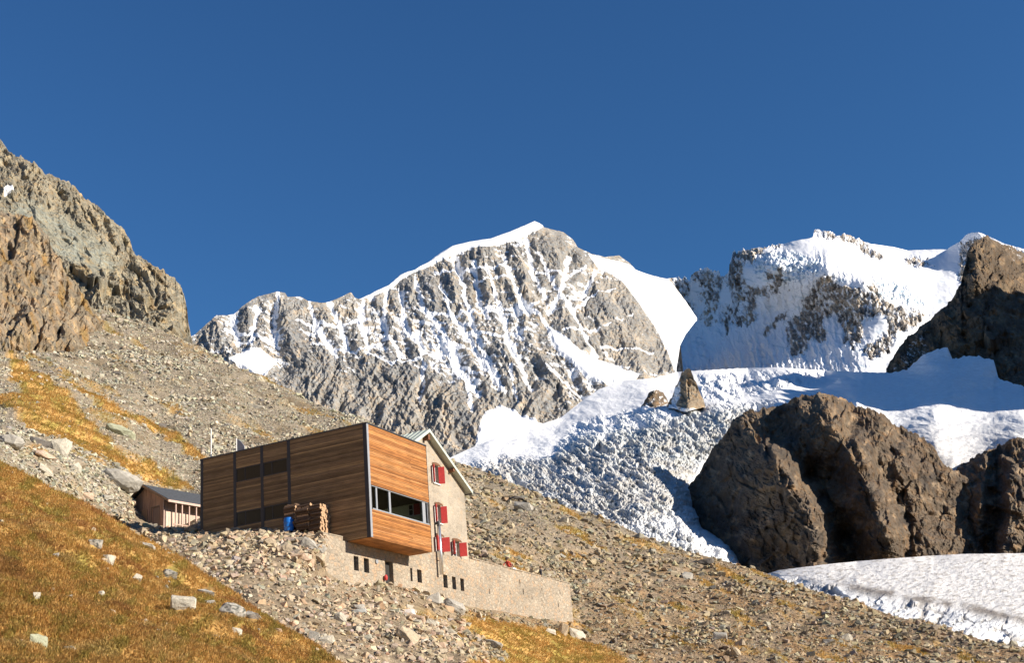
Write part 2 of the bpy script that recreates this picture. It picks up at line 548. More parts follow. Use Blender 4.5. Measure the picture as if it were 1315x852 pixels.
for L, wd in (([(590, 365), (612, 420), (634, 478)], 2.6), ([(560, 380), (585, 440), (612, 520)], 2.6), ([(690, 330), (712, 380), (735, 420), (790, 400)], 2.2), ([(735, 420), (748, 450), (770, 462)], 2.6),
              ([(735, 425), (770, 415), (812, 405)], 1.8), ([(680, 350), (700, 410)], 3.0), ([(752, 436), (790, 452), (838, 456)], 2.0), ([(530, 400), (560, 455), (585, 505)], 2.2), ([(640, 480), (650, 520)], 3),
              ([(650, 350), (676, 400), (700, 440)], 3.2), ([(545, 470), (540, 520)], 2.4), ([(470, 400), (500, 430), (530, 440)], 2.2)):
    d, s = line_d(X + fine * 6, Y, L)
    diag = np.maximum(diag, 1 - d / wd)
snow = bias + gull * 0.35 + led * 0.95 + fbm(np.stack([X / 5, Y / 3.5, X * 0 + 23], -1), 3) * .5 + np.clip(snowline, -.3, 1) * 1.25 - 0.36
snow = np.maximum(snow, np.maximum(np.maximum(field, ramp * 1.2), np.maximum(ridge_s * 1.5, fan)) * 0.35 + 0.12 * (w2[2]))
snow = np.clip(snow, -1.2, 1.6)
alb = rockcol(np.stack([X, Y, X * 0], -1), 70, [(0.262, 0.264, 0.258), (0.30, 0.286, 0.258), (0.215, 0.220, 0.222), (0.325, 0.298, 0.255)])
MAT_FAR = terrain_mat('far rock and snow', 1.6, True, 1.2)
finish('mountain', P, alb, snow, MAT_FAR, BACK, 'rocky snow-streaked main peak with a white cornice along its left ridge', 'mountain', wt=sstep(868, 846, X[0]) * .999 + .001)

# --- snow dome mountain ---------------------------------------------------------------
m2_top = curve([(840, 362), (862, 357), (872, 356.5), (885, 358.5), (890, 351), (898, 346), (905, 344), (911, 347), (917, 349), (924, 352), (930, 355), (936, 344), (941, 324), (950, 321), (959, 320.6), (984, 316), (1006, 312.6),
                (1044, 305.4), (1047, 297), (1060, 295.3), (1068, 299), (1078, 300.7), (1089, 299.6), (1099, 304), (1107, 308), (1118, 313), (1135, 315), (1147, 317), (1165, 322), (1187, 320.6), (1216, 320.6),
                (1230, 311.5), (1241, 302), (1248, 299.5), (1256, 299), (1268, 303), (1290, 313), (1400, 345)])
m2_bot = curve([(840, 500), (1000, 495), (1150, 500), (1400, 500)])
m2_R = rbf([(850, 360, 6250), (890, 352, 6250), (915, 350, 6150), (945, 322, 6000), (1000, 313, 5950), (1060, 296, 5950), (1110, 310, 6100), (1165, 322, 6500), (1216, 321, 6400), (1256, 300, 6000), (1380, 340, 6000),
            (960, 345, 5700), (1000, 340, 5400), (1060, 345, 5250), (1110, 362, 5180), (1140, 400, 5080), (1150, 450, 4900), (1130, 470, 4750),
            (1085, 350, 5300), (1130, 345, 5550), (1180, 370, 5500), (1215, 385, 5400), (1200, 430, 5200), (1260, 400, 5200),
            (1080, 400, 5330), (1040, 400, 5480), (1000, 400, 5620), (960, 400, 5760), (920, 400, 6050), (885, 400, 6350),
            (880, 440, 6100), (920, 455, 5700), (980, 460, 5350), (1040, 465, 5050), (1100, 465, 4780), (880, 475, 5700), (1000, 480, 5000), (1100, 485, 4650), (1250, 490, 4600), (1380, 490, 4600)], 0.01)
_m2t = m2_top; _m2r = ragged(m2_top, 21.0, 3.4, 866)
m2_top = lambda x: _m2t(x) + (_m2r(x) - _m2t(x)) * np.maximum(sstep(1004, 985, x), sstep(1040, 1046, x) * sstep(1118, 1108, x) * .8)
X, Y, P = sheet(845, 1400, 0.95, m2_top, m2_bot, 230, m2_R)
N = grid_normals(P)
fine = fbm(np.stack([X / 7, Y / 7, X * 0 + 50], -1), 4)
w2 = worley(np.stack([(X + 8 * fine) / 12, Y / 14, X * 0 + 2.5], -1))
w3 = worley(np.stack([X / 4.5, Y / 5, X * 0 + 5.5], -1))
g2 = ridged(np.stack([(X - 0.2 * Y + 6 * fine) / 15, Y / 70, X * 0 + 29], -1), 4)
rocks = [K2([(600, 225), (560, 280), (530, 330), (545, 360), (480, 380), (472, 440), (478, 515), (500, 525), (540, 500), (560, 470), (600, 470), (615, 440), (605, 390), (650, 370), (670, 440), (720, 410), (780, 375), (825, 370), (820, 320), (790, 300), (750, 290), (700, 270), (650, 260), (630, 235)]),
         K2([(745, 255), (775, 258), (800, 290), (830, 330), (900, 345), (975, 372), (960, 395), (900, 430), (860, 440), (850, 490), (830, 510), (770, 532), (742, 510), (745, 490), (800, 450), (828, 440), (825, 370), (800, 320), (760, 280)]),
         K2([(262, 165), (290, 150), (300, 190), (320, 220), (330, 270), (420, 280), (410, 310), (360, 310), (330, 300), (310, 330), (300, 370), (350, 390), (350, 410), (280, 400), (280, 340), (290, 280), (255, 225)]),
         K2([(50, 240), (120, 238), (130, 300), (140, 360), (120, 370), (100, 320), (60, 280)]),
         K2([(135, 240), (180, 208), (220, 215), (245, 250), (235, 300), (215, 340), (215, 400), (190, 425), (165, 380), (185, 350), (160, 310), (170, 270)]),
         K2([(385, 440), (430, 380), (470, 350), (480, 380), (430, 410), (400, 450)]),
         K2([(560, 70), (610, 66), (690, 78), (745, 105), (775, 130), (820, 165), (800, 178), (735, 155), (725, 128), (660, 104), (600, 98)]),
         K2([(1085, 110), (1180, 92), (1215, 110), (1330, 150), (1330, 260), (1085, 260)]),
         K2([(275, 140), (330, 135), (460, 113), (470, 120), (380, 138), (380, 150), (365, 165), (350, 190), (290, 170)])]
rocks += [[(878, 350), (905, 338), (932, 346), (944, 318), (1004, 308), (1006, 318), (966, 328), (952, 344), (946, 368), (936, 372), (930, 362), (905, 356), (884, 366)], [(905, 372), (912, 368), (916, 400), (908, 416)], [(925, 392), (936, 388), (940, 420), (930, 436)], [(955, 380), (968, 372), (972, 398), (962, 418)], [(985, 350), (1004, 344), (1010, 366), (994, 380)], [(1080, 420), (1100, 408), (1112, 430), (1096, 452)], [(1160, 330), (1190, 336), (1196, 344), (1166, 340)]]
rk = np.full(X.shape, -99.0)
wx_ = fbm(np.stack([X / 9, Y / 16, X * 0 + 44], -1), 4) * 11; wy_ = fbm(np.stack([X / 9, Y / 12, X * 0 + 49], -1), 4) * 10
for k_, r_ in enumerate(rocks): rk = np.maximum(rk, poly_sd(X + wx_ * (1.5 if k_ in (2, 3, 4) or k_ > 8 else .6), Y + wy_ * (1.6 if k_ in (2, 3, 4) or k_ > 8 else .6), r_))
icewall = poly_sd(X, Y, K2([(360, 165), (470, 140), (590, 180), (600, 220), (520, 260), (420, 260), (350, 230)]))
icewall = np.maximum(icewall, poly_sd(X, Y, K2([(770, 225), (850, 245), (940, 300), (960, 340), (900, 340), (830, 320), (775, 255)])))
isrock = sstep(-2, 3, rk); ice = sstep(-3, 4, icewall)
edge = sstep(0, 12, Y - m2_top(X))
rel = isrock * (w2[2] * 26 + w3[2] * 14 + fine * 14 + (g2 - .5) * 30 + (ridged(P / 26, 4) - .55) * 26) * (0.35 + 0.65 * edge) + (1 - isrock) * (fbm(np.stack([X / 34, Y / 24, X * 0 + 70], -1), 4) * 16 + (ridged(np.stack([(X - 0.15 * Y + 5 * fine) / 9, Y / 60, X * 0 + 29], -1), 4) - .5) * 34 * sstep(20, 60, Y - m2_top(X)) * sstep(1130, 1040, X)) \
    + ice * (w3[2] * 16 + w2[2] * 22) - sstep(-4, 2, rk) * 4
P = P + outward(P, N, .8) * rel[..., None]
snow = np.where(rk > -30, np.clip(-rk * 0.22, -.55, 2), 1.2) - 0.05 + np.where(isrock > 0.3, fbm(np.stack([X / 4, (Y - .4 * X) / 7, X * 0 + 33], -1), 4) * 1.25 + 0.42 + .25 * sstep(960, 920, X) - 0.5 * (g2 - .5), 0)
snow = snow + 0.45 * sstep(10, -6, Y - m2_top(X)) * isrock * 0.3
snow = np.clip(snow, -1.2, 1.5)
alb = rockcol(np.stack([X, Y, X * 0], -1), 60, [(0.33, 0.325, 0.32), (0.38, 0.355, 0.32), (0.29, 0.29, 0.295), (0.41, 0.37, 0.31)], 5.0)
finish('mountain', P, alb, snow, MAT_FAR, BACK, 'distant snow-domed mountain with hanging ice cliffs and dark rock islands', 'mountain', ice=np.clip(ice * sstep(-.15, .35, fbm(np.stack([X / 9, (Y - .3 * X) / 3.5, X * 0 + 64], -1), 4)) + .7 * sstep(.2, .5, fbm(np.stack([X / 26, (Y - .25 * X) / 4.5, X * 0 + 84], -1), 4)) * sstep(330, 350, Y), 0, 1))

# --- dark peak on the right -----------------------------------------------------------
m3_top = curve([(1139, 474), (1143, 465), (1150, 455), (1154, 447), (1160, 439), (1166, 432), (1176, 426), (1185, 418), (1194, 411), (1206, 400), (1212, 393), (1217, 388), (1220, 386), (1224, 380), (1229, 372), (1234, 364), (1236, 352), (1240, 338), (1243, 322), (1249, 314), (1256, 309),
                (1268, 303.5), (1277, 309), (1288, 313), (1300, 319), (1315, 327), (1400, 352), (1600, 420)])
m3_bot = curve([(1139, 490), (1145, 498), (1165, 496), (1187, 480), (1205, 472), (1217, 470), (1223, 485), (1259, 480), (1276, 490), (1284, 510), (1315, 522), (1600, 540)])
m3_R = rbf([(1140, 474, 2560), (1166, 432, 2620), (1195, 411, 2660), (1218, 388, 2680), (1235, 360, 2720), (1243, 325, 2780), (1268, 304, 2900), (1315, 327, 3150), (1400, 352, 3500), (1600, 420, 3900),
            (1150, 478, 2500), (1190, 455, 2480), (1220, 450, 2440), (1240, 400, 2520), (1250, 360, 2590), (1262, 330, 2720), (1230, 420, 2480), (1280, 350, 2720), (1315, 375, 2800), (1260, 458, 2360), (1300, 440, 2440), (1282, 470, 2300), (1315, 495, 2230), (1400, 500, 2300), (1600, 510, 2500)], 0.01)
m3_top = ragged(m3_top, 9.0, 2.2)
X, Y, P = sheet(1138, 1560, 0.9, m3_top, m3_bot, 200, m3_R)
N = grid_normals(P)
fine = fbm(np.stack([X / 6, Y / 6, X * 0 + 90], -1), 4)
w1 = worley(np.stack([(X + 8 * fine) / 24, (Y + .4 * X) / 22, X * 0 + 2.5], -1))
w2 = worley(np.stack([(X + 4 * fine) / 9, (Y + .4 * X) / 7, X * 0 + 4.5], -1))
w3 = worley(np.stack([X / 3.6, Y / 3.6, X * 0 + 8.5], -1))
edge = sstep(0, 12, Y - m3_top(X))
P = P + outward(P, N) * (1.6 * slabby(X, Y, 2.0, (20, 9, 3, 4, 5), (40, 15, 5.5, 12, 8), -.5) * (0.2 + 0.8 * edge))[..., None]
led = fbm(np.stack([X / 9, (Y - 0.5 * X) / 3.2, X * 0 + 41], -1), 4)
snow = -0.75 + 0.55 * led + 0.55 * sstep(-4, 8, poly_sd(X, Y, [(1139, 478), (1166, 436), (1190, 420), (1196, 452), (1170, 476), (1150, 482)])) + 0.5 * sstep(-3, 4, poly_sd(X, Y, [(1236, 300), (1262, 302), (1250, 318), (1244, 350), (1235, 350)])) + 0.45 * sstep(-3, 5, poly_sd(X, Y, [(1272, 305), (1330, 328), (1330, 350), (1290, 330)]))
alb = rockcol(np.stack([X, Y, X * 0], -1), 45, [(0.115, 0.09, 0.064), (0.165, 0.125, 0.08), (0.08, 0.067, 0.054), (0.19, 0.14, 0.088)], 8.0)
MAT_MID = terrain_mat('dark mountain rock', 1.1, True, 1.2)
finish('mountain', P, alb, snow, MAT_MID, BACK, 'dark brown rock peak with a white snow cap at the right edge', 'mountain')

# --- snow basin and icefall -----------------------------------------------------------
gl_top = curve([(540, 600), (570, 592), (600, 578), (640, 560), (680, 550), (720, 537), (745, 517), (770, 500), (800, 489), (840, 486), (870, 478), (900, 476), (960, 473), (1000, 472), (1060, 476), (1100, 478), (1145, 479), (1165, 475), (1187, 455), (1203, 449), (1217, 447), (1223, 461), (1240, 458), (1259, 458), (1276, 463), (1282, 486), (1300, 492), (1315, 497), (1500, 535)])
_gt = gl_top
gl_top = lambda x: _gt(x) + 2.2 * (.35 * sstep(850, 880, x) + .65 * sstep(1140, 1150, x)) * 1.4 * fbm(np.stack([np.asarray(x) / 5.0, np.asarray(x) * 0, np.asarray(x) * 0 + 3.3], -1), 4)
gl_bot = curve([(540, 640), (640, 680), (740, 720), (880, 760), (1000, 765), (1500, 765)])
gl_R = rbf([(540, 600, 1650), (570, 592, 1720), (600, 578, 1850), (640, 560, 2020), (680, 552, 2200), (720, 537, 2450), (745, 518, 2750), (800, 490, 3150), (870, 479, 3500), (960, 474, 3800), (1060, 477, 3500), (1140, 480, 2480), (1165, 475, 2430), (1187, 455, 2390), (1217, 448, 2350), (1223, 461, 2340), (1259, 458, 2290), (1278, 464, 2250), (1282, 487, 2200), (1315, 498, 2130), (1500, 535, 2000),
            (560, 620, 1480), (620, 600, 1560), (700, 575, 1800), (780, 540, 2100), (840, 515, 2350), (920, 505, 2450), (1000, 497, 2520), (1080, 490, 2500), (1180, 490, 2200), (1250, 500, 2060), (1315, 512, 1930),
            (760, 562, 1760), (850, 543, 1830), (930, 530, 1900), (1000, 515, 2040), (1100, 518, 1800), (1200, 530, 1680), (1315, 540, 1620), (1200, 570, 1500), (1315, 580, 1450), (1500, 600, 1400),
            (640, 620, 1400), (740, 590, 1580), (830, 570, 1650), (900, 560, 1720), (700, 660, 1190), (800, 630, 1290), (840, 600, 1450), (870, 620, 1440), (862, 650, 1250), (850, 690, 1090), (890, 690, 1110), (925, 712, 1095), (940, 735, 1075), (900, 750, 1040),
            (895, 640, 1470), (905, 672, 1440), (935, 696, 1330), (960, 715, 1290), (960, 640, 1560), (1000, 700, 1520), (1000, 760, 1420), (1100, 700, 1520), (1220, 612, 1460), (1200, 700, 1500), (1300, 650, 1580), (1500, 740, 1500)], 0.004)
X, Y, P = sheet(540, 1500, 1.0, gl_top, gl_bot, 300, gl_R)
N = grid_normals(P)
fall = sstep(-8, 12, poly_sd(X, Y, [(555, 640), (590, 606), (640, 588), (700, 590), (745, 570), (775, 562), (830, 548), (870, 536), (905, 528), (960, 524), (985, 520), (960, 560), (900, 600), (880, 640), (900, 690), (960, 730), (960, 790), (540, 790)]))
rough = sstep(-6, 10, poly_sd(X, Y, [(740, 545), (800, 528), (850, 518), (930, 518), (1000, 515), (960, 560), (880, 600), (760, 590), (690, 600)]))
s_ = X * 0.72 + Y * 0.9
fine = fbm(np.stack([X / 9, Y / 7, X * 0 + 61], -1), 4)
wA = worley(np.stack([(X + 14 * fine + .35 * Y) / 30, (Y - .25 * X + 8 * fine) / 13, X * 0 + 1.5], -1))
wB = worley(np.stack([(X + 8 * fine) / 11, (Y - .25 * X + 5 * fine) / 6.5, X * 0 + 3.5], -1))
wC = worley(np.stack([X / 4.6, (Y - .2 * X) / 3.2, X * 0 + 6.5], -1))
crev = ridged(np.stack([(X + 10 * fine) / 40, (Y - .3 * X + 8 * fine) / 11, X * 0 + 15], -1), 4)
rel = fall * (slabby(X, Y, 4.0, (7, 2.0, .8, 9, 1.0), (34, 11, 4, 30, 7), -.3, .6) + (crev - .5) * 11 + (ridged(np.stack([(X + .5 * Y + 9 * fine) / 20, (Y - .35 * X + 5 * fine) / 5.2, X * 0 + 17], -1), 4) - .5) * 8.5)
rel += rough * ((crev - .5) * 9 + wB[2] * 3)
upper = 1 - fall
lump = fbm(np.stack([X / 60, Y / 14, X * 0 + 71], -1), 4)
rel += upper * (lump * 5 + 1.6 * fbm(np.stack([X / 16, Y / 8, X * 0 + 72], -1), 3))
seracs = sstep(-6, 8, poly_sd(X, Y, [(895, 484), (990, 476), (1050, 480), (1060, 488), (1000, 500), (930, 515), (900, 512)]))
rel += seracs * ((_rand[wB[3]][..., 3] - .5) * 10 + wB[2] * 8)
snowfold = sstep(-4, 10, poly_sd(X, Y, [(740, 560), (790, 515), (850, 495), (860, 500), (840, 530), (800, 545)]))
rel += snowfold * 0
rel = rel * sstep(0, 6, Y - gl_top(X))
P = P + outward(P, N, .75) * (rel * fall)[..., None] + N * (rel * (1 - fall))[..., None]
right = sstep(-6, 20, poly_sd(X, Y, [(1080, 518), (1400, 505), (1400, 660), (1200, 640), (1150, 545)]))
alb = np.zeros(P.shape) + np.array((0.86, 0.87, 0.885))
alb = blend(alb, (0.53, 0.545, 0.55), fall * .92)
dirt = fbm(np.stack([(X * .8 + Y) / 26, (Y - .3 * X) / 8, X * 0 + 81], -1), 5)
grey = sstep(-0.25, 0.35, dirt + 0.6 * (crev - .55)) * fall
alb = blend(alb, (0.47, 0.455, 0.43), grey * 0.9)
alb = blend(alb, (0.50, 0.545, 0.55), np.clip(sstep(0.25, 0.5, -dirt) * fall * 0.55 + rough * sstep(.0, .3, crev - .5) * 0.5, 0, .7))
alb = blend(alb, (0.36, 0.34, 0.31), fall * sstep(0.55, 0.8, _rand[wC[3]][..., 0]) * 0.45)
foot = sstep(-10, 14, poly_sd(X, Y, [(760, 690), (880, 650), (960, 700), (980, 790), (800, 790)]))
alb = blend(alb, (0.83, 0.84, 0.85), foot * 0.6)
bare = right * sstep(0, 60, Y - 515)
alb = blend(alb, (0.62, 0.61, 0.60), np.clip(bare * 0.8, 0, 1))
strk = fbm(np.stack([(X - 1080) / 7 + .3 * (Y - 520) / 7, Y / 40, X * 0 + 91], -1), 4)
alb = blend(alb, (0.40, 0.38, 0.36), right * sstep(40, 90, Y - 515) * sstep(0.05, 0.4, strk) * 0.7)
n = NT('glacier ice and snow'); v = n.coord()
f1 = n.noise(v, 0.12, 6, 0.65); f2 = n.noise(v, 0.5, 4, 0.6)
c_ = n.mix(1.0, n.attr('albedo'), n.maprange(f1, 0.3, 0.7, 0.86, 1.08), 'MULTIPLY')
MAT_ICE = n.fin(c_, 0.75, n.bump(f2, 1.2, 0.7, n.bump(f1, 4.0, 0.6)))
finish('glacier', P, alb, None, MAT_ICE, [(1.03, 0.02), (1.1, 0.1)], 'white snow basin breaking down into a crevassed grey-white icefall', 'glacier')

# --- nunatak in the icefall --------------------------------------------------------------


def crag(top, bot, x0, x1, dx, nr, R, disp, pal, seed, mat, label, scale=40, snowbias=-1.0, name='rock_outcrop', cat='rock outcrop', back=BACK, ridges=()):
    X, Y, P = sheet(x0, x1, dx, top, bot, nr, R)
    N = grid_normals(P)
    px = np.hypot(P[..., 0], P[..., 1]) / F_PX
    fine = fbm(np.stack([X / 9, Y / 9, X * 0 + seed], -1), 5)
    edge = np.minimum(sstep(0, 10, Y - top(X)), 1)
    P = P + outward(P, N) * (px.mean() * (slabby(X, Y, seed, disp, (44, 16, 5.5, 12, 8), .3, 1.25) + 3.0 * (ridged(np.stack([(X + .5 * Y) / 34, (Y - .35 * X) / 7, X * 0 + seed], -1), 4) - .55)) * (0.2 + 0.8 * edge))[..., None]
    snow = snowbias + 0.5 * fbm(np.stack([X / 6, Y / 5, X * 0 + seed + 30], -1), 4)
    alb = rockcol(np.stack([X, Y, X * 0], -1), scale, pal, seed)
    return X, Y, P, alb, snow


DARK = [(0.122, 0.095, 0.070), (0.165, 0.126, 0.086), (0.09, 0.074, 0.060), (0.22, 0.165, 0.11)]
TAN = [(0.25, 0.205, 0.15), (0.30, 0.24, 0.165), (0.20, 0.175, 0.14), (0.33, 0.27, 0.19)]
nt = curve([(857, 522), (861, 512), (864, 509), (868, 496), (872, 490), (876, 478), (880, 475.5), (884, 474), (888, 478), (891, 488), (894, 490), (898, 502), (903, 512), (905, 520)])
nb = curve([(857, 526), (880, 530), (905, 524)])
nR = rbf([(857, 522, 2190), (870, 500, 2110), (884, 474, 2080), (884, 526, 1960), (875, 526, 2010), (860, 526, 2110), (895, 500, 2090), (905, 522, 2110), (898, 524, 2040)])
nt = ragged(nt, 2.0, 2.0)
X, Y, P, alb, snow = crag(nt, nb, 857, 905, 0.7, 60, nR, (10, 7, 2.6, 2, 3), TAN, 41.0, MAT_MID, '')
snow = -1 + 1.25 * sstep(-3, 5, poly_sd(X, Y, [(855, 532), (866, 496), (877, 484), (876, 506), (868, 532)])) + 0.5 * fbm(np.stack([X / 5, Y / 5, X * 0], -1), 3) + 1.4 * sstep(522, 528, Y + 3 * fbm(np.stack([X / 6, Y / 6, X * 0 + 3], -1), 3))
o = finish('rock_outcrop', P, alb, snow, MAT_MID, [(1.01, 0.01), (1.02, 0.04)], 'pointed tan rock pyramid poking out of the snow above the icefall', 'rock outcrop'); o['kind'] = 'structure'
nt = curve([(823, 522), (828, 514), (833, 506), (840, 501), (846, 501), (851, 504), (855, 510), (858, 518)])
nb = curve([(823, 528), (840, 533), (858, 524)])
nR = rbf([(823, 522, 2200), (840, 501, 2180), (858, 518, 2240), (832, 530, 2120), (845, 531, 2090), (856, 524, 2190)])
nt = ragged(nt, 6.0, 2.0)
X, Y, P, alb, snow = crag(nt, nb, 823, 858, 0.7, 40, nR, (8, 6, 2.4, 2, 3), DARK, 33.0, MAT_MID, '', snowbias=-0.22)
snow = snow + 1.2 * sstep(520, 528, Y + 5 * fbm(np.stack([X / 6, Y / 6, X * 0 + 3], -1), 3))
finish('rock_outcrop', P, alb, snow, MAT_MID, [(1.01, 0.01), (1.02, 0.04)], 'small dark snow-dusted rock beside the pointed tan pyramid', 'rock outcrop')

# --- big rock buttress --------------------------------------------------------------------
b_top = curve([(866, 655), (868, 645), (871, 636), (878, 630), (888, 620), (898, 610), (903, 598), (908, 588), (914, 578), (920, 570), (928, 561), (936, 551), (941, 541), (945, 536), (955, 531), (965, 528), (985, 525), (1000, 521), (1012, 515), (1022, 511), (1030, 507.5),
               (1040, 508), (1050, 505), (1060, 506), (1066, 509), (1080, 512), (1092, 516), (1100, 520), (1115, 524), (1130, 530), (1142, 538), (1150, 545), (1162, 551), (1175, 556), (1187, 564), (1195, 570), (1203, 582), (1208, 590), (1214, 597), (1222, 604), (1240, 612), (1262, 640)])
b_bot = curve([(866, 662), (875, 668), (885, 680), (900, 694), (930, 712), (942, 726), (985, 745), (1100, 745), (1262, 735)])
b_R = rbf([(866, 655, 1480), (900, 605, 1450), (920, 570, 1430), (945, 536, 1410), (1000, 521, 1400), (1050, 505, 1420), (1100, 520, 1440), (1150, 545, 1450), (1195, 570, 1420), (1222, 604, 1390), (1262, 640, 1400),
           # left wing: turns away to the left
           (930, 600, 1370), (960, 600, 1310), (900, 650, 1370), (920, 690, 1290), (880, 665, 1420),
           # sub-peak rib, its right flank falls back into the gully
           (992, 588, 1228), (1020, 620, 1192), (1042, 655, 1168), (1052, 690, 1150), (1060, 735, 1132), (1072, 690, 1208), (1078, 735, 1188), (1055, 645, 1232), (1030, 605, 1262),
           (960, 640, 1240), (960, 690, 1200), (980, 735, 1165), (1010, 700, 1165), (940, 720, 1215),
           # gully
           (1000, 560, 1345), (1040, 610, 1315), (1085, 690, 1262), (1088, 735, 1240),
           # central rib
           (1060, 545, 1318), (1090, 580, 1262), (1112, 620, 1222), (1135, 680, 1165), (1140, 690, 1158), (1100, 690, 1210), (1070, 610, 1300),
           (1120, 560, 1330), (1150, 600, 1302), (1160, 650, 1250), (1190, 620, 1330), (1180, 590, 1370), (1170, 680, 1222), (1140, 730, 1160), (1200, 720, 1210), (1200, 660, 1290), (1240, 730, 1250)], 0.004)
_bR = b_R
WX = lambda X, Y: X + 7 * fbm(np.stack([X / 18, Y / 18, X * 0 + 3], -1), 4)
WY = lambda X, Y: Y + 7 * fbm(np.stack([X / 18, Y / 18, X * 0 + 8], -1), 4)
b_R = lambda X, Y: _bR(X, Y) - tents(WX(X, Y), WY(X, Y), [([(990, 584), (1018, 618), (1040, 655), (1050, 690), (1058, 740)], 48, 60, 26), ([(1048, 500), (1076, 560), (1102, 602), (1120, 640), (1140, 690)], 46, 50, 36),
                                            ([(1128, 530), (1158, 590), (1190, 640)], 22, 30, 22), ([(996, 518), (1014, 570), (1050, 622), (1080, 680), (1086, 740)], -16, 22, 18), ([(940, 600), (955, 650), (985, 735)], 16, 26, 22),
                                            ([(1148, 640), (1165, 690), (1170, 740)], -26, 18, 18), ([(1022, 510), (1036, 545), (1062, 600)], 16, 16, 14), ([(1085, 520), (1120, 580), (1150, 640)], -18, 16, 16)])
b_top = ragged(b_top, 1.0, 2.6)
X, Y, P, alb, snow = crag(b_top, b_bot, 866, 1262, 0.85, 260, b_R, (20, 10, 3.0, 3, 3.5), DARK, 7.0, MAT_MID, '', scale=50)
finish('mountain', P, alb, snow, MAT_MID, [(1.01, 0.0), (1.03, 0.03), (1.08, 0.12)], 'dark brown double-humped rock buttress rising between the icefall and the flat glacier', 'rock buttress')

b_top = curve([(1186, 640), (1195, 620), (1206, 611), (1220, 604), (1235, 597), (1250, 590), (1258, 583), (1265, 578), (1280, 573), (1292, 568), (1300, 565), (1315, 562), (1360, 545), (1500, 520)])
b_bot = curve([(1186, 735), (1300, 740), (1500, 740)])
b_R = rbf([(1186, 640, 1560), (1220, 604, 1524), (1265, 578, 1500), (1315, 562, 1476), (1500, 520, 1440), (1210, 680, 1440), (1250, 660, 1356), (1290, 640, 1332), (1315, 660, 1296), (1200, 735, 1416), (1260, 735, 1272), (1300, 735, 1272), (1500, 740, 1200), (1262, 690, 1344)], 0.01)
_bR2 = b_R
b_R = lambda X, Y: _bR2(X, Y) - tents(WX(X, Y), WY(X, Y), [([(1268, 575), (1262, 620), (1255, 680), (1250, 740)], 40, 40, 26), ([(1300, 565), (1298, 640), (1290, 740)], 34, 26, 30), ([(1283, 570), (1280, 640), (1272, 740)], -40, 16, 16), ([(1228, 600), (1222, 660), (1215, 740)], 30, 26, 22)])
b_top = ragged(b_top, 4.0, 2.6)
X, Y, P, alb, snow = crag(b_top, b_bot, 1186, 1480, 0.9, 170, b_R, (20, 10, 3.0, 3, 3.5), DARK, 17.0, MAT_MID, '', scale=50)
finish('mountain', P, alb, snow, MAT_MID, [(1.01, 0.0), (1.03, 0.03), (1.08, 0.12)], 'dark rounded rock wall at the right edge above the flat glacier', 'rock buttress')

# --- flat glacier tongue -------------------------------------------------------------------
t_top = curve([(930, 752), (960, 743), (985, 737.5), (1000, 733), (1050, 726.5), (1100, 721.5), (1150, 717.5), (1200, 714), (1240, 712), (1315, 711), (1500, 708)])
t_bot = curve([(930, 775), (1100, 840), (1315, 900), (1500, 930)])
t_R = rbf([(930, 752, 880), (985, 737, 900), (1100, 721, 980), (1200, 714, 1070), (1315, 711, 1170), (1500, 708, 1350), (1000, 745, 760), (1100, 745, 690), (1200, 750, 700), (1315, 760, 720), (1050, 765, 580), (1130, 780, 510), (1200, 790, 510), (1315, 790, 560),
            (1160, 800, 440), (1250, 815, 430), (1315, 830, 440), (930, 775, 800), (1100, 840, 380), (1315, 900, 330), (1500, 800, 620), (1500, 930, 380)], 0.02)
X, Y, P = sheet(930, 1500, 0.9, t_top, t_bot, 230, t_R)
N = grid_normals(P); px = np.hypot(P[..., 0], P[..., 1]) / F_PX
edge_line = curve([(930, 740), (1024, 747), (1100, 763), (1146, 771), (1200, 782), (1256, 792), (1315, 803), (1500, 830)])   # crevassed margin starts
band_line = curve([(930, 735), (1040, 752), (1085, 755), (1143, 764), (1196, 774), (1250, 783), (1308, 797), (1500, 825)])
blocks = sstep(-8, 3, Y - edge_line(X))
fine = fbm(np.stack([X / 12, Y / 5, X * 0 + 61], -1), 4)
wA = worley(np.stack([(X + 1.2 * Y + 10 * fine) / 38, (Y + 4 * fine) / 20, X * 0 + 11.5], -1))
wB = worley(np.stack([(X + 1.0 * Y) / 13, Y / 8, X * 0 + 13.5], -1))
ripple = fbm(np.stack([(X + 2.2 * Y) / 20, (Y - 0.05 * X) / 3.4, X * 0 + 31], -1), 4)
crack = sstep(0.10, 0.02, wA[1] - wA[0])
rel = (ripple * 1.0 + fine * 0.9 + fbm(np.stack([(X + 1.6 * Y) / 7, Y / 2.6, X * 0 + 35], -1), 4) * .8) * (0.35 + .65 * sstep(0, 14, Y - t_top(X))) + blocks * (wA[2] * 3 + wB[2] * 1.0 - crack * 5 - 1.0)
P = P + N * (rel * px)[..., None] + outward(P, N) * (blocks * (wA[2] * 16 + wB[2] * 4) * px)[..., None]
alb = np.zeros(P.shape) + np.array((0.80, 0.785, 0.77))
cups = fbm(np.stack([(X + 1.6 * Y) / 7, Y / 2.6, X * 0 + 35], -1), 4)
alb = blend(alb, (0.60, 0.565, 0.53), sstep(0.0, 0.4, ripple) * 0.6)
alb = blend(alb, (0.40, 0.365, 0.33), sstep(0.10, 0.38, cups) * 0.8)
alb = blend(alb, (0.34, 0.31, 0.28), sstep(0.30, 0.55, ripple + .4 * fine) * 0.8)
band = np.exp(-((Y - band_line(X) - 6 * fine) / 5.5) ** 2) * sstep(1000, 1060, X) * sstep(-.25, .1, fbm(np.stack([X / 40, Y / 30, X * 0 + 2], -1), 3))
alb = blend(alb, (0.22, 0.19, 0.165), np.clip(band * 1.1, 0, .9))
alb = blend(alb, (0.82, 0.84, 0.86), blocks * 0.75)
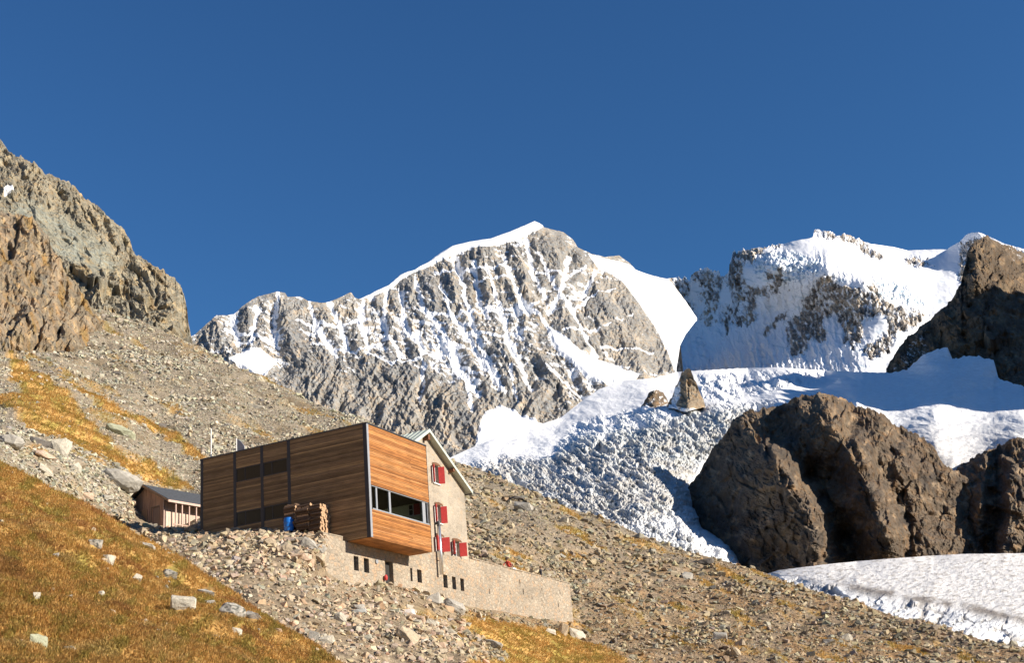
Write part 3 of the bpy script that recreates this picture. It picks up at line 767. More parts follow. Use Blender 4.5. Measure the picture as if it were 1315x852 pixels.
alb = blend(alb, (0.28, 0.25, 0.22), blocks * crack * 0.8)
n = NT('bare glacier ice'); v = n.coord()
f1 = n.noise(v, 0.35, 6, 0.65); f2 = n.noise(v, 1.4, 4, 0.6)
c_ = n.mix(1.0, n.attr('albedo'), n.maprange(f1, 0.3, 0.7, 0.78, 1.12), 'MULTIPLY')
c_ = n.mix(n.maprange(f2, 0.62, 0.72), c_, (0.3, 0.27, 0.24))
MAT_ICE2 = n.fin(c_, 0.7, n.bump(f2, 0.35, 0.8, n.bump(f1, 1.3, 0.8)))
finish('glacier', P, alb, None, MAT_ICE2, [(1.02, 0.01), (1.08, 0.05)], 'flat dirty-white glacier tongue with broken ice blocks along its near edge', 'glacier')

# valley floor sheet reaching to the horizon, below everything else
me = raw_mesh('ground', np.array([(-45000, -45000, -60), (45000, -45000, -60), (45000, 45000, -60), (-45000, 45000, -60)], float), np.array([[0, 1, 2, 3]]), False, {'albedo': np.tile((0.22, 0.2, 0.17), (4, 1))})
tag(link('ground', me, terrain_mat('valley floor', 3.0)), 'grey stony valley floor far below the hut', 'ground', kind='structure')

# mountain ridge to the right, outside the picture: it casts the shade on the dark peak and the snow basin
nn, mm = 90, 30
tt = np.linspace(0, 1, nn); ss = np.linspace(-1, 1, mm)
RIDGE = np.array([(1860, 1215), (1850, 1310), (1860, 1500), (1850, 1950), (1900, 2700)], float); RZ = np.array([960, 1190, 1260, 1330, 1300])
rx = np.interp(tt, np.array([0, .08, .22, .5, 1]), RIDGE[:, 0]); ry = np.interp(tt, np.array([0, .08, .22, .5, 1]), RIDGE[:, 1]); rz = np.interp(tt, np.array([0, .08, .22, .5, 1]), RZ)
V = np.zeros((mm, nn, 3))
V[..., 0] = rx[None] + ss[:, None] * 600; V[..., 1] = ry[None] - ss[:, None] * 200
V[..., 2] = rz[None] * (1 - np.abs(ss[:, None]) * 0.85) - 40
V[..., 2] += fbm(V / 260, 5) * 60 + ridged(V / 120, 4) * 30 - 20
al = np.tile((0.14, 0.12, 0.1), (mm * nn, 1))
tag(link('mountain', raw_mesh('mountain', V.reshape(-1, 3), grid_faces(mm, nn), False, {'albedo': al, 'snow': np.full(mm * nn, -1.0)}), MAT_MID), 'long dark ridge beyond the right edge that shades the snow basin', 'mountain', kind='structure')
#PART3
# ------------------------------------------------------------------ cliffs on the left
CLIFF = [(0.249, 0.23, 0.175), (0.292, 0.262, 0.193), (0.198, 0.189, 0.152), (0.31, 0.267, 0.175)]
MAT_CLIFF = terrain_mat('cliff rock', 0.34, True, 1.3)
c_top = curve([(-300, 60), (-80, 132), (0, 178), (7.6, 187), (16, 196), (27, 203), (46, 210), (55, 221), (66, 225), (76, 229), (88, 235), (98, 241), (110, 254.6), (119, 259), (128, 265), (136, 276), (143, 282), (152.5, 291), (160, 297), (166, 306), (170, 318),
               (174, 326), (181, 331), (189, 337), (200, 342), (210.5, 347.6), (219, 353), (226, 358), (232, 367), (235, 376.6), (238, 386), (239.5, 395), (242.5, 419), (247, 436), (252, 448)])
c_bot = curve([(-300, 470), (0, 460), (120, 430), (190, 432), (252, 456)])
c_R = rbf([(-300, 60, 900), (0, 178, 720), (76, 229, 660), (128, 265, 640), (174, 326, 600), (226, 358, 570), (240, 395, 560), (252, 448, 560),
           (0, 260, 560), (60, 300, 545), (120, 330, 540), (160, 370, 520), (200, 390, 490), (225, 400, 490), (235, 425, 500), (60, 400, 450), (130, 405, 440), (190, 420, 435), (220, 436, 440), (252, 456, 520), (0, 460, 400), (-300, 470, 420)], 0.01)
c_top = ragged(c_top, 12.0, 2.4)
X, Y, P = sheet(-200, 252, 0.8, c_top, c_bot, 330, c_R)
N = grid_normals(P); px = np.hypot(P[..., 0], P[..., 1]) / F_PX
seed = 23.0
fine = fbm(np.stack([X / 9, Y / 9, X * 0 + seed], -1), 5)
D1 = X * .8 - Y * .6; D2 = X * .6 + Y * .8          # bedding dips to the right
slab = sstep(-6, 14, poly_sd(X + 6 * fine, Y, [(5, 266), (35, 252), (60, 258), (85, 275), (112, 292), (135, 310), (158, 335), (150, 352), (120, 352), (95, 345), (70, 335), (45, 315), (20, 280)]))
edge = sstep(0, 10, Y - c_top(X))
d = slabby(X, Y, 6.0, (26, 12, 3.2, 3, 4.5), (46, 17, 6, 14, 9), -.62, .6) * (0.25 + .75 * edge) * (1 - .55 * slab)
P = P + outward(P, N) * (d * .34)[..., None]
alb = rockcol(np.stack([D1, D2 * .5, X * 0], -1), 32, CLIFF, 31.0)
alb = blend(alb, (0.25, 0.265, 0.225), slab * (0.75 + .2 * fine))
grassy = sstep(0.12, 0.4, fbm(np.stack([D1 / 20, D2 / 45, X * 0 + 66], -1), 4)) * sstep(250, 420, Y + 0.2 * X)
alb = blend(alb, (0.22, 0.14, 0.04), grassy * .6)
snow = -1.0 + 1.8 * sstep(-1.5, 1.5, poly_sd(X, Y, [(4, 245), (9, 242), (19, 245), (14, 249), (5, 250)]))
finish('mountain', P, alb, snow, MAT_CLIFF, [(1.01, 0.0), (1.04, 0.03), (1.12, 0.14)], 'brown cliff ridge with a smooth greenish slab dropping to the talus on the left', 'cliff')

e_top = curve([(-300, 190), (-60, 262), (0, 272), (12, 274), (30, 276), (42, 278), (47, 285), (55, 297), (62, 302), (66, 315), (72, 326), (78, 332), (82, 345), (86, 352), (96, 360), (104, 372), (112, 384), (118, 398), (126, 408), (134, 422), (140, 440)])
e_bot = curve([(-300, 520), (0, 520), (16, 500), (40, 478), (60, 476), (85, 482), (105, 478), (125, 462), (140, 448)])
e_R = rbf([(-300, 190, 470), (0, 272, 430), (42, 278, 420), (78, 332, 405), (104, 372, 390), (140, 440, 400), (0, 350, 350), (40, 380, 340), (80, 410, 335), (115, 440, 335), (0, 440, 285), (0, 520, 262), (40, 478, 285), (60, 440, 300), (60, 470, 295), (85, 480, 300), (105, 476, 310), (140, 448, 345), (-300, 520, 280), (20, 420, 300), (95, 440, 318)], 0.01)
e_top = ragged(e_top, 15.0, 3.0)
X, Y, P = sheet(-200, 140, 0.75, e_top, e_bot, 250, e_R)
N = grid_normals(P); px = np.hypot(P[..., 0], P[..., 1]) / F_PX
seed = 53.0
fine = fbm(np.stack([X / 9, Y / 9, X * 0 + seed], -1), 5)
D1 = X * .93 - Y * .36; D2 = X * .36 + Y * .93
edge = sstep(0, 10, Y - e_top(X))
P = P + outward(P, N) * (.21 * slabby(X, Y, 8.0, (30, 15, 4.2, 4, 5), (48, 18, 6, 14, 9), -.38, 1.05) * (0.25 + .75 * edge))[..., None]
alb = rockcol(np.stack([D1, D2 * .5, X * 0], -1), 26, [(0.225, 0.185, 0.13), (0.29, 0.23, 0.16), (0.18, 0.16, 0.125), (0.32, 0.245, 0.145)], 37.0)
grassy = sstep(0.1, 0.4, fbm(np.stack([D1 / 15, D2 / 40, X * 0 + 96], -1), 4))
alb = blend(alb, (0.25, 0.15, 0.035), grassy * .7)
finish('mountain', P, alb, np.full(X.shape, -1.0), MAT_CLIFF, [(1.01, 0.0), (1.04, 0.03), (1.12, 0.14)], 'near brown cliff with orange grass ledges at the left edge', 'cliff')

# ------------------------------------------------------------------ hut frame (surveyed once, then everything in metres)
HUT_O = np.array([-11.3785, 91.2936, 28.3016])
HUT_YAW = rad(-24.7)
HU = np.array([math.cos(HUT_YAW), math.sin(HUT_YAW), 0]); HV = np.array([-math.sin(HUT_YAW), math.cos(HUT_YAW), 0])


def hut(u, v, z):
    return HUT_O + HU * u + HV * v + np.array([0, 0, z])

# ------------------------------------------------------------------ hillside: talus, rubble under the hut, boulder field
h_top = curve([(-320, 470), (-60, 430), (0, 425), (60, 412), (100, 396), (130, 398), (180, 412), (215, 428), (250, 442), (284, 461), (294, 467), (320, 477), (340, 485), (370, 500), (404, 519), (435, 531), (466, 538), (500, 556), (540, 574), (578, 591), (609, 602), (639, 614), (682, 632.5),
               (731, 654), (774, 666), (810, 681), (847, 695), (877, 707), (911, 716.5), (950, 726.5), (985, 736.5), (1024, 752), (1065, 763), (1103, 774), (1147, 791), (1203, 804), (1256, 822), (1295, 829), (1315, 832), (1400, 850), (1640, 890)])
h_bot = curve([(-320, 830), (0, 860), (430, 1010), (1640, 1010)])
h_R = rbf([(-320, 470, 420), (0, 425, 400), (60, 412, 400), (130, 398, 420), (180, 412, 410), (250, 442, 370), (320, 477, 330), (404, 519, 290), (466, 538, 270), (540, 574, 255), (578, 591, 247), (639, 614, 236), (731, 654, 218), (810, 681, 206), (877, 707, 196), (950, 726, 186), (1024, 752, 172), (1103, 774, 162), (1203, 804, 146), (1315, 832, 134), (1640, 890, 108),
           # talus and green terrace, upper left
           (0, 480, 210), (60, 470, 262), (0, 520, 168), (60, 540, 142), (120, 480, 270), (120, 560, 146), (160, 585, 137), (200, 500, 255), (200, 560, 195), (225, 612, 150), (250, 540, 220), (260, 580, 180), (300, 500, 275), (320, 555, 220), (400, 545, 250), (-320, 560, 150),
           # rock band above the grass slope
           (0, 555, 104), (0, 580, 90), (50, 600, 96), (100, 610, 106), (100, 650, 100), (150, 625, 116), (150, 665, 104), (185, 690, 101), (-320, 600, 90),
           # shed platform and in front of the timber face
           (150, 668, 110), (165, 674.5, 112.5), (187, 677.5, 112.5), (209, 680.7, 112.5), (240, 681.5, 109), (158, 676, 103), (168, 678, 101.5), (187, 681, 100), (209, 683.7, 99.4), (240, 684.3, 99), (256, 685, 99.5), (200, 692, 98), (300, 682.5, 98.6), (340, 682, 96.3), (378, 687, 94.3), (400, 689, 92.6), (414, 690, 90.3), (215, 665, 125), (250, 640, 140),
           # foot of the stone wall
           (403, 715, 88.5), (412, 742, 89.3), (430, 749, 90.6), (445, 755, 92.0), (460, 757, 93.5), (480, 755, 95.2), (500, 753, 97.2), (520, 757, 99.0), (540, 762, 101), (560, 768, 103), (575, 773, 104.7), (600, 786, 106.5), (620, 789, 109), (640, 791, 111.5), (665, 795, 115.5), (690, 798.5, 119.5), (715, 801, 124), (736, 803, 127.6), (748, 806, 130),
           # behind house and terrace
           (742, 760, 143), (735, 750, 148), (700, 733, 149), (655, 722, 140), (625, 712, 137), (605, 700, 150), (604, 640, 200), (660, 690, 165), (700, 690, 172), (760, 720, 168), (620, 650, 195),
           # lower rubble
           (190, 700, 97), (230, 720, 88), (265, 745, 80), (326, 785, 68), (383, 822, 62), (430, 848, 59), (300, 700, 92), (300, 735, 83), (350, 710, 89), (350, 760, 78), (400, 780, 78), (440, 800, 76), (500, 800, 82), (500, 840, 69), (560, 810, 86), (600, 852, 72), (630, 830, 92), (680, 830, 104), (740, 852, 106), (780, 830, 119), (760, 815, 124),
           # boulder field to the right
           (800, 800, 132), (800, 740, 160), (860, 852, 113), (850, 790, 140), (900, 760, 162), (950, 800, 140), (1000, 852, 114), (1050, 800, 144), (1100, 852, 116), (1150, 820, 136), (1230, 852, 118), (1315, 870, 108), (1640, 1010, 50),
           (600, 1010, 34), (860, 1010, 50), (1100, 1010, 50), (430, 940, 40), (430, 1010, 32), (200, 780, 70), (100, 720, 84), (0, 680, 84), (0, 860, 60), (200, 900, 48), (-320, 830, 60)])
X, Y, P = sheet(-220, 1520, 1.25, h_top, h_bot, 430, h_R)
BASE_P = P.copy()
N = grid_normals(P); px = np.hypot(P[..., 0], P[..., 1]) / F_PX
crest = sstep(0, 12, Y - h_top(X))
hn = fbm(P / 14.0, 4); hn2 = fbm(P / 3.0, 4)
near_hut = sstep(20, 4, np.abs(poly_sd(X, Y, [(150, 690), (256, 686), (416, 692), (418, 745), (470, 757), (500, 753), (575, 773), (600, 787), (740, 803), (740, 735), (600, 712), (470, 690)])))
P = P + N * ((hn * 1.3 * px / .09 + hn2 * 0.45) * (0.25 + .75 * crest) * (1 - .85 * near_hut))[..., None]
# cover: grass share, orange soil share
XN = X + 9 * fbm(np.stack([X / 14, Y / 14, X * 0 + 5], -1), 4); YN = Y + 7 * fbm(np.stack([X / 14, Y / 14, X * 0 + 15], -1), 4)
L5 = lambda pts: [(x / 3.872, 420 + y / 3.872) for x, y in pts]
G1 = poly_sd(XN, YN, L5([(45, 110), (180, 225), (330, 320), (400, 390), (510, 510), (580, 590), (760, 680), (900, 740), (980, 810), (830, 790), (700, 735), (620, 715), (500, 665), (430, 635), (330, 585), (290, 555), (140, 500), (100, 440), (0, 400), (-120, 380), (-120, 330), (0, 345), (100, 330), (40, 260)]))
G2 = poly_sd(XN, YN, L5([(255, 225), (420, 310), (560, 385), (700, 455), (780, 488), (880, 540), (1035, 640), (960, 645), (800, 545), (680, 485), (540, 425), (400, 330)]))
G3 = poly_sd(XN, YN, [(590, 792), (630, 795), (690, 806), (735, 812), (790, 838), (840, 880), (560, 880), (600, 850), (650, 842), (620, 820)])
G4 = poly_sd(XN, YN, [(480, 772), (530, 775), (575, 790), (600, 800), (640, 830), (560, 825), (530, 800)])
talus_gr = sstep(0.10, 0.42, fbm(np.stack([(X - .5 * Y) / 90, (Y - .45 * X) / 14, X * 0 + 27], -1), 4))
right_gr = sstep(0.08, 0.40, fbm(np.stack([X / 70, (Y - .35 * X) / 13, X * 0 + 57], -1), 4))
isright = sstep(590, 660, X) * sstep(-60, 40, Y - 700 + (X - 900) * -0.05 + 60)
rightz = sstep(560, 640, X)
leftz = 1 - rightz
grass = np.clip(np.maximum.reduce([sstep(-3, 5, G1), sstep(-3, 3, G2), sstep(-4, 6, G3), 0.75 * sstep(-6, 8, G4) * (0.4 + right_gr), 0.55 * talus_gr * leftz * sstep(690, 560, Y), 0.8 * right_gr * rightz]), 0, 1)
scree_col = np.zeros(P.shape) + np.array((0.27, 0.225, 0.165))
var = fbm(P / 6.0, 4)
scree_col = blend(scree_col, (0.20, 0.155, 0.10), sstep(-.1, .4, var))
lowz = sstep(640, 700, Y + 0.0 * X) * sstep(640, 560, X)
scree_col = blend(scree_col, (0.24, 0.18, 0.115), lowz * .7)
soil = np.array((0.29, 0.165, 0.07))
scree_col = blend(scree_col, soil, rightz * (0.35 + .5 * sstep(-.2, .3, fbm(np.stack([X / 40, (Y - .35 * X) / 12, X * 0 + 77], -1), 4))) * sstep(650, 800, Y + (X - 700) * 0.05) * .9)
gv = fbm(np.stack([X / 22, Y / 12, X * 0 + 107], -1), 4)


def grass_col(g, olive=0.5):
    base = np.zeros(g.shape + (3,)) + np.array((0.52, 0.305, 0.10))
    base = blend(base, (0.34, 0.255, 0.065), sstep(-.15 + .2 * (1 - olive * 2), .3, g))
    return blend(base, (0.50, 0.32, 0.10), sstep(.1, .5, -g))


alb = scree_col * (1 - grass[..., None]) + grass_col(gv, 0.55) * grass[..., None]
HX, HY, HP, HG = X, Y, P, grass
MAT_HILL = attr_mat('stony hillside', 0.45, 2.2, 0.95, 0.25)
Pf = add_skirt(P, [(1.02, 0.01), (1.08, 0.06), (1.2, 0.2)])
me = raw_mesh('hillside', Pf.reshape(-1, 3), grid_faces(*Pf.shape[:2]), True, {'albedo': pad(alb, 3).reshape(-1, 3)})
tag(link('hillside', me, MAT_HILL), 'stony brown hillside falling from the left cliffs to the glacier', 'hillside', kind='structure')

# ------------------------------------------------------------------ grass slope in front
a_top = curve([(-320, 480), (-100, 556), (0, 592), (16, 600), (33, 609), (50, 618), (66, 628), (85, 634), (105, 643), (130, 657), (153, 671), (179, 687), (204, 700), (236, 719), (265, 738), (294, 757), (326, 780), (351, 799), (383, 818), (420, 841), (450, 862), (520, 910), (620, 990)])
a_bot = curve([(-320, 1050), (0, 1080), (620, 1120)])
a_R = rbf([(-320, 480, 84), (-100, 556, 74), (0, 592, 68), (66, 628, 67), (105, 643, 67), (153, 671, 67), (204, 700, 66), (265, 738, 63), (326, 780, 58), (383, 818, 54), (420, 841, 51), (520, 910, 38), (620, 990, 27),
           (0, 650, 56), (100, 700, 54), (200, 760, 52), (300, 800, 50), (0, 720, 45), (150, 780, 44), (0, 852, 31), (100, 852, 33), (200, 852, 36), (300, 852, 41), (350, 852, 44), (0, 960, 20), (200, 960, 21), (400, 960, 25), (500, 960, 27), (0, 1080, 12.5), (300, 1100, 12.5), (620, 1120, 13), (-320, 1050, 14), (-320, 800, 36)], 0.002)
X, Y, P = sheet(-220, 610, 1.4, a_top, a_bot, 330, a_R)
N = grid_normals(P); px = np.hypot(P[..., 0], P[..., 1]) / F_PX
P = P + N * ((fbm(P / 7.0, 4) * 0.75 + fbm(P / 1.6, 4) * 0.34) * sstep(0, 25, Y - a_top(X) + 6))[..., None]
AX_, AY_, AP = X, Y, P
MAT_TURF = attr_mat('dry turf', 0.35, 9.0, 0.95, 0.04)
gv = fbm(np.stack([X / 30, Y / 14, X * 0 + 207], -1), 5)
AG = gv
Pf = add_skirt(P, [(1.01, 0.004), (1.04, 0.03), (1.12, 0.12)])
me = raw_mesh('grass_slope', Pf.reshape(-1, 3), grid_faces(*Pf.shape[:2]), True, {'albedo': pad(grass_col(gv, 0.35) * 0.8, 3).reshape(-1, 3)})
tag(link('grass_slope', me, MAT_TURF), 'near slope of dry orange-brown autumn grass at the lower left', 'slope', kind='structure')


def on_grid(GX, GY, GP, x, y):
    """surface point under a surveyed bearing, nearest grid cell column-wise"""
    xs = GX[0]
    c = int(np.clip(np.searchsorted(xs, x), 1, len(xs) - 1))
    ys = GY[:, c]
    r = int(np.clip(np.searchsorted(ys, y), 1, len(ys) - 1))
    t = np.clip((y - ys[r - 1]) / (ys[r] - ys[r - 1] + 1e-9), 0, 1)
    return GP[r - 1, c] * (1 - t) + GP[r, c] * t


def scatter(GX, GY, GP, n, weight):
    """random surface points, uniform over what the slope shows, thinned by weight(grid)"""
    nr, nc = GX.shape
    pr = (np.gradient(GY, axis=0) * weight); pr = np.clip(pr[:-1, :-1], 0, None).ravel(); pr /= pr.sum()
    k = RNG.choice(len(pr), n, p=pr)
    r, c = k // (nc - 1), k % (nc - 1)
    a, b = RNG.random(n)[:, None], RNG.random(n)[:, None]
    q = (GP[r, c] * (1 - a) + GP[r + 1, c] * a) * (1 - b) + (GP[r, c + 1] * (1 - a) + GP[r + 1, c + 1] * a) * b
    return q, r, c

# ------------------------------------------------------------------ rocks


def hull(pts):
    bm = bmesh.new()
    for p in pts: bm.verts.new(p)
    bmesh.ops.convex_hull(bm, input=bm.verts)
    lone = [v for v in bm.verts if not v.link_faces]
    if lone: bmesh.ops.delete(bm, geom=lone, context='VERTS')
    bmesh.ops.triangulate(bm, faces=bm.faces)
    bm.verts.index_update()
    V = np.array([v.co[:] for v in bm.verts]); Fc = np.array([[v.index for v in f.verts] for f in bm.faces])
    bm.free()
    return V, Fc


def rock_template(n, rng, flat=0.7, rounded=False):
    """angular block: a box with its corners and edges knocked about"""
    p = rng.uniform(-1, 1, (n, 3)); p /= (np.linalg.norm(p, axis=1) if rounded else np.abs(p).max(1) ** 0.75)[:, None]
    p *= np.array([1.0, rng.uniform(.6, .95), rng.uniform(.45, .8) * flat / .7]) * rng.uniform(.85, 1.05, (n, 1))
    return hull(p)


trng = np.random.default_rng(5)
TINY = [rock_template(8, trng) for _ in range(14)]
MID = [rock_template(14, trng) for _ in range(14)]
BIG = [rock_template(26, trng) for _ in range(12)]


def rot_mats(n, rng, up=None, tilt=0.5):
    a = rng.uniform(0, 2 * np.pi, n); ca, sa = np.cos(a), np.sin(a)
    Rz = np.zeros((n, 3, 3)); Rz[:, 0, 0] = ca; Rz[:, 0, 1] = -sa; Rz[:, 1, 0] = sa; Rz[:, 1, 1] = ca; Rz[:, 2, 2] = 1
    ax = rng.normal(size=(n, 3)); ax[:, 2] *= .2; ax /= np.linalg.norm(ax, axis=1)[:, None]
    t = rng.normal(0, tilt, n); c, s = np.cos(t), np.sin(t)
    K = np.zeros((n, 3, 3)); K[:, 0, 1] = -ax[:, 2]; K[:, 0, 2] = ax[:, 1]; K[:, 1, 0] = ax[:, 2]; K[:, 1, 2] = -ax[:, 0]; K[:, 2, 0] = -ax[:, 1]; K[:, 2, 1] = ax[:, 0]
    T = np.eye(3)[None] + s[:, None, None] * K + (1 - c)[:, None, None] * (K @ K)
    return T @ Rz


def rock_cols(n, rng, pal):
    pal = np.array(pal)
    c = pal[rng.integers(0, len(pal), n)] * rng.uniform(.75, 1.2, (n, 1))
    return c * (1 + rng.normal(0, .035, (n, 3)))


def rocks_mesh(name, pts, sizes, cols, temps, rng):
    """thousands of stones as one mesh"""
    VV, FF, CC = [], [], []; off = 0
    ti = rng.integers(0, len(temps), len(pts))
    for t, (V, Fc) in enumerate(temps):
        m = np.where(ti == t)[0]
        if not len(m): continue
        Rm = rot_mats(len(m), rng)
        W_ = np.einsum('nij,kj->nki', Rm, V) * sizes[m][:, None, None] + pts[m][:, None, :]
        VV.append(W_.reshape(-1, 3))
        FF.append((Fc[None] + (np.arange(len(m)) * len(V))[:, None, None] + off).reshape(-1, 3))
        CC.append(np.repeat(cols[m], len(V), 0)); off += len(m) * len(V)
    return raw_mesh(name, np.concatenate(VV), np.concatenate(FF), False, {'albedo': np.concatenate(CC)})


MAT_STONE = attr_mat('loose stone', 0.22, 7.0, 0.9, 0.02)
GREY = [(0.412, 0.384, 0.299), (0.35, 0.32, 0.252), (0.454, 0.412, 0.309), (0.289, 0.273, 0.222), (0.392, 0.331, 0.226)]
WARM = [(0.452, 0.357, 0.242), (0.399, 0.319, 0.222), (0.495, 0.395, 0.272), (0.322, 0.267, 0.193), (0.431, 0.299, 0.193), (0.387, 0.341, 0.272)]
BROWN = [(0.365, 0.298, 0.193), (0.317, 0.254, 0.161), (0.403, 0.336, 0.225), (0.221, 0.182, 0.129), (0.336, 0.25, 0.147), (0.288, 0.264, 0.202)]
hut_zone = poly_sd(HX, HY, [(256, 600), (256, 684), (414, 689), (417, 744), (470, 757), (500, 753), (575, 773), (600, 787), (736, 803), (733, 748), (600, 714), (600, 640), (545, 590), (470, 600)])
shed_zone = poly_sd(HX, HY, [(158, 640), (186, 622), (256, 636), (256, 682), (210, 679), (168, 673)])
free = sstep(4.5, 2.0, hut_zone) * sstep(1.5, 0.0, shed_zone)
infr = sstep(-70, -20, HX) * sstep(1390, 1340, HX) * sstep(905, 880, HY)
bare = (1 - 0.93 * HG) * free * infr
zone_talus = leftz * sstep(700, 640, HY - 0.0 * HX)
zone_low = leftz * (1 - sstep(700, 640, HY))
PXH = np.hypot(HP[..., 0], HP[..., 1]) / F_PX


def zones(P, s, seed):
    return fbm(P / s + seed, 3)


def lay_rocks(name, label, wgt, n, lo, hi, power, pal, temps, seed, sink=0.25, cat='stones'):
    rng = np.random.default_rng(seed)
    q, r, c = scatter(HX, HY, HP, n, wgt)
    s_px = lo * (1 - rng.random(n) * (1 - (lo / hi) ** power)) ** (-1 / power)     # many small, few large
    s = s_px * PXH[r, c] * 0.5
    q[:, 2] += s * (0.5 - sink) * 0.6
    o = link(name, rocks_mesh(name, q, s, rock_cols(n, rng, pal), temps, rng), MAT_STONE)
    return tag(o, label, cat, kind='stuff')


ZN = zones(HP * np.array([1, .45, 1]), 16.0, 3.0)
coarse = 0.12 + sstep(.0, .35, ZN); finer = 0.35 + sstep(.25, -.2, ZN)
lay_rocks('scree', 'fine pale grey talus covering the slope behind the hut', bare * zone_talus * finer, 34000, 1.5, 4.5, 2.4, GREY, TINY, 101, .1)
lay_rocks('scree', 'coarser pale grey talus stones in streaks behind the hut', bare * zone_talus * coarse, 9000, 3.5, 9, 2.0, GREY, MID, 111, .1)
lay_rocks('rubble', 'small tan rubble poured down the slope below the hut', bare * zone_low * finer, 15000, 2.0, 6, 2.0, WARM, TINY, 102, .1)
lay_rocks('rubble', 'tan and pinkish blocks of rubble below the hut', bare * zone_low * coarse, 6500, 5, 15, 2.2, WARM, MID, 112, .1)
rz_ = (1 - .8 * HG) * free * infr * rightz * sstep(4, -2, G3)
lay_rocks('boulder_field', 'small brown-grey stones strewn over the slope right of the hut', rz_ * finer, 20000, 1.5, 5, 2.2, BROWN, TINY, 103, .14)
lay_rocks('boulder_field', 'larger brown-grey stones strewn over the slope right of the hut', rz_ * coarse, 7500, 4, 12, 2.0, BROWN, MID, 113, .14)

# individual boulders
BM_MATS = MAT_STONE


def boulder_mesh(rng, col, detail=1, flat=.7, lichen=False, rounded=False):
    V, Fc = rock_template(70 if rounded else 22, rng, flat, rounded)
    bm = bmesh.new()
    vs = [bm.verts.new(v) for v in V]
    for f in Fc:
        try: bm.faces.new([vs[i] for i in f])
        except ValueError: pass
    bmesh.ops.subdivide_edges(bm, edges=bm.edges, cuts=3, use_grid_fill=True)
    off = rng.uniform(0, 50, 3)
    bm.normal_update()
    co = np.array([v.co[:] for v in bm.verts]); no = np.array([v.normal[:] for v in bm.verts])
    d = fbm(co * 1.6 + off, 4) * .10 + fbm(co * 6 + off, 3) * .035
    co = co + no * d[:, None]
    for v, c in zip(bm.verts, co): v.co = c
    bmesh.ops.triangulate(bm, faces=bm.faces)
    bm.verts.index_update()
    Vn = np.array([v.co[:] for v in bm.verts]); Fn = np.array([[v.index for v in f.verts] for f in bm.faces]); bm.free()
    c = np.tile(np.array(col, float), (len(Vn), 1)) * (1 + .35 * fbm(Vn * 2.2 + off, 4))[:, None]
    if lichen:
        m = sstep(.12, .22, fbm(Vn * 4.5 + off + 9, 4))[:, None]
        c = c * (1 - m) + np.array((0.07, 0.075, 0.065)) * m
    return raw_mesh('boulder', Vn, Fn, False, {'albedo': c})


def boulder(mesh, P0, sx, sy, sz, rz, tilt, label, group=None, sink=0.25):
    o = link('boulder', mesh)
    if not mesh.materials: mesh.materials.append(MAT_STONE)
    o.location = (P0[0], P0[1], P0[2] + sz * (1 - sink * 2) * .5)
    o.rotation_euler = (tilt[0], tilt[1], rz)
    o.scale = (sx, sy, sz)
    return tag(o, label, 'boulder', group)


brng = np.random.default_rng(77)
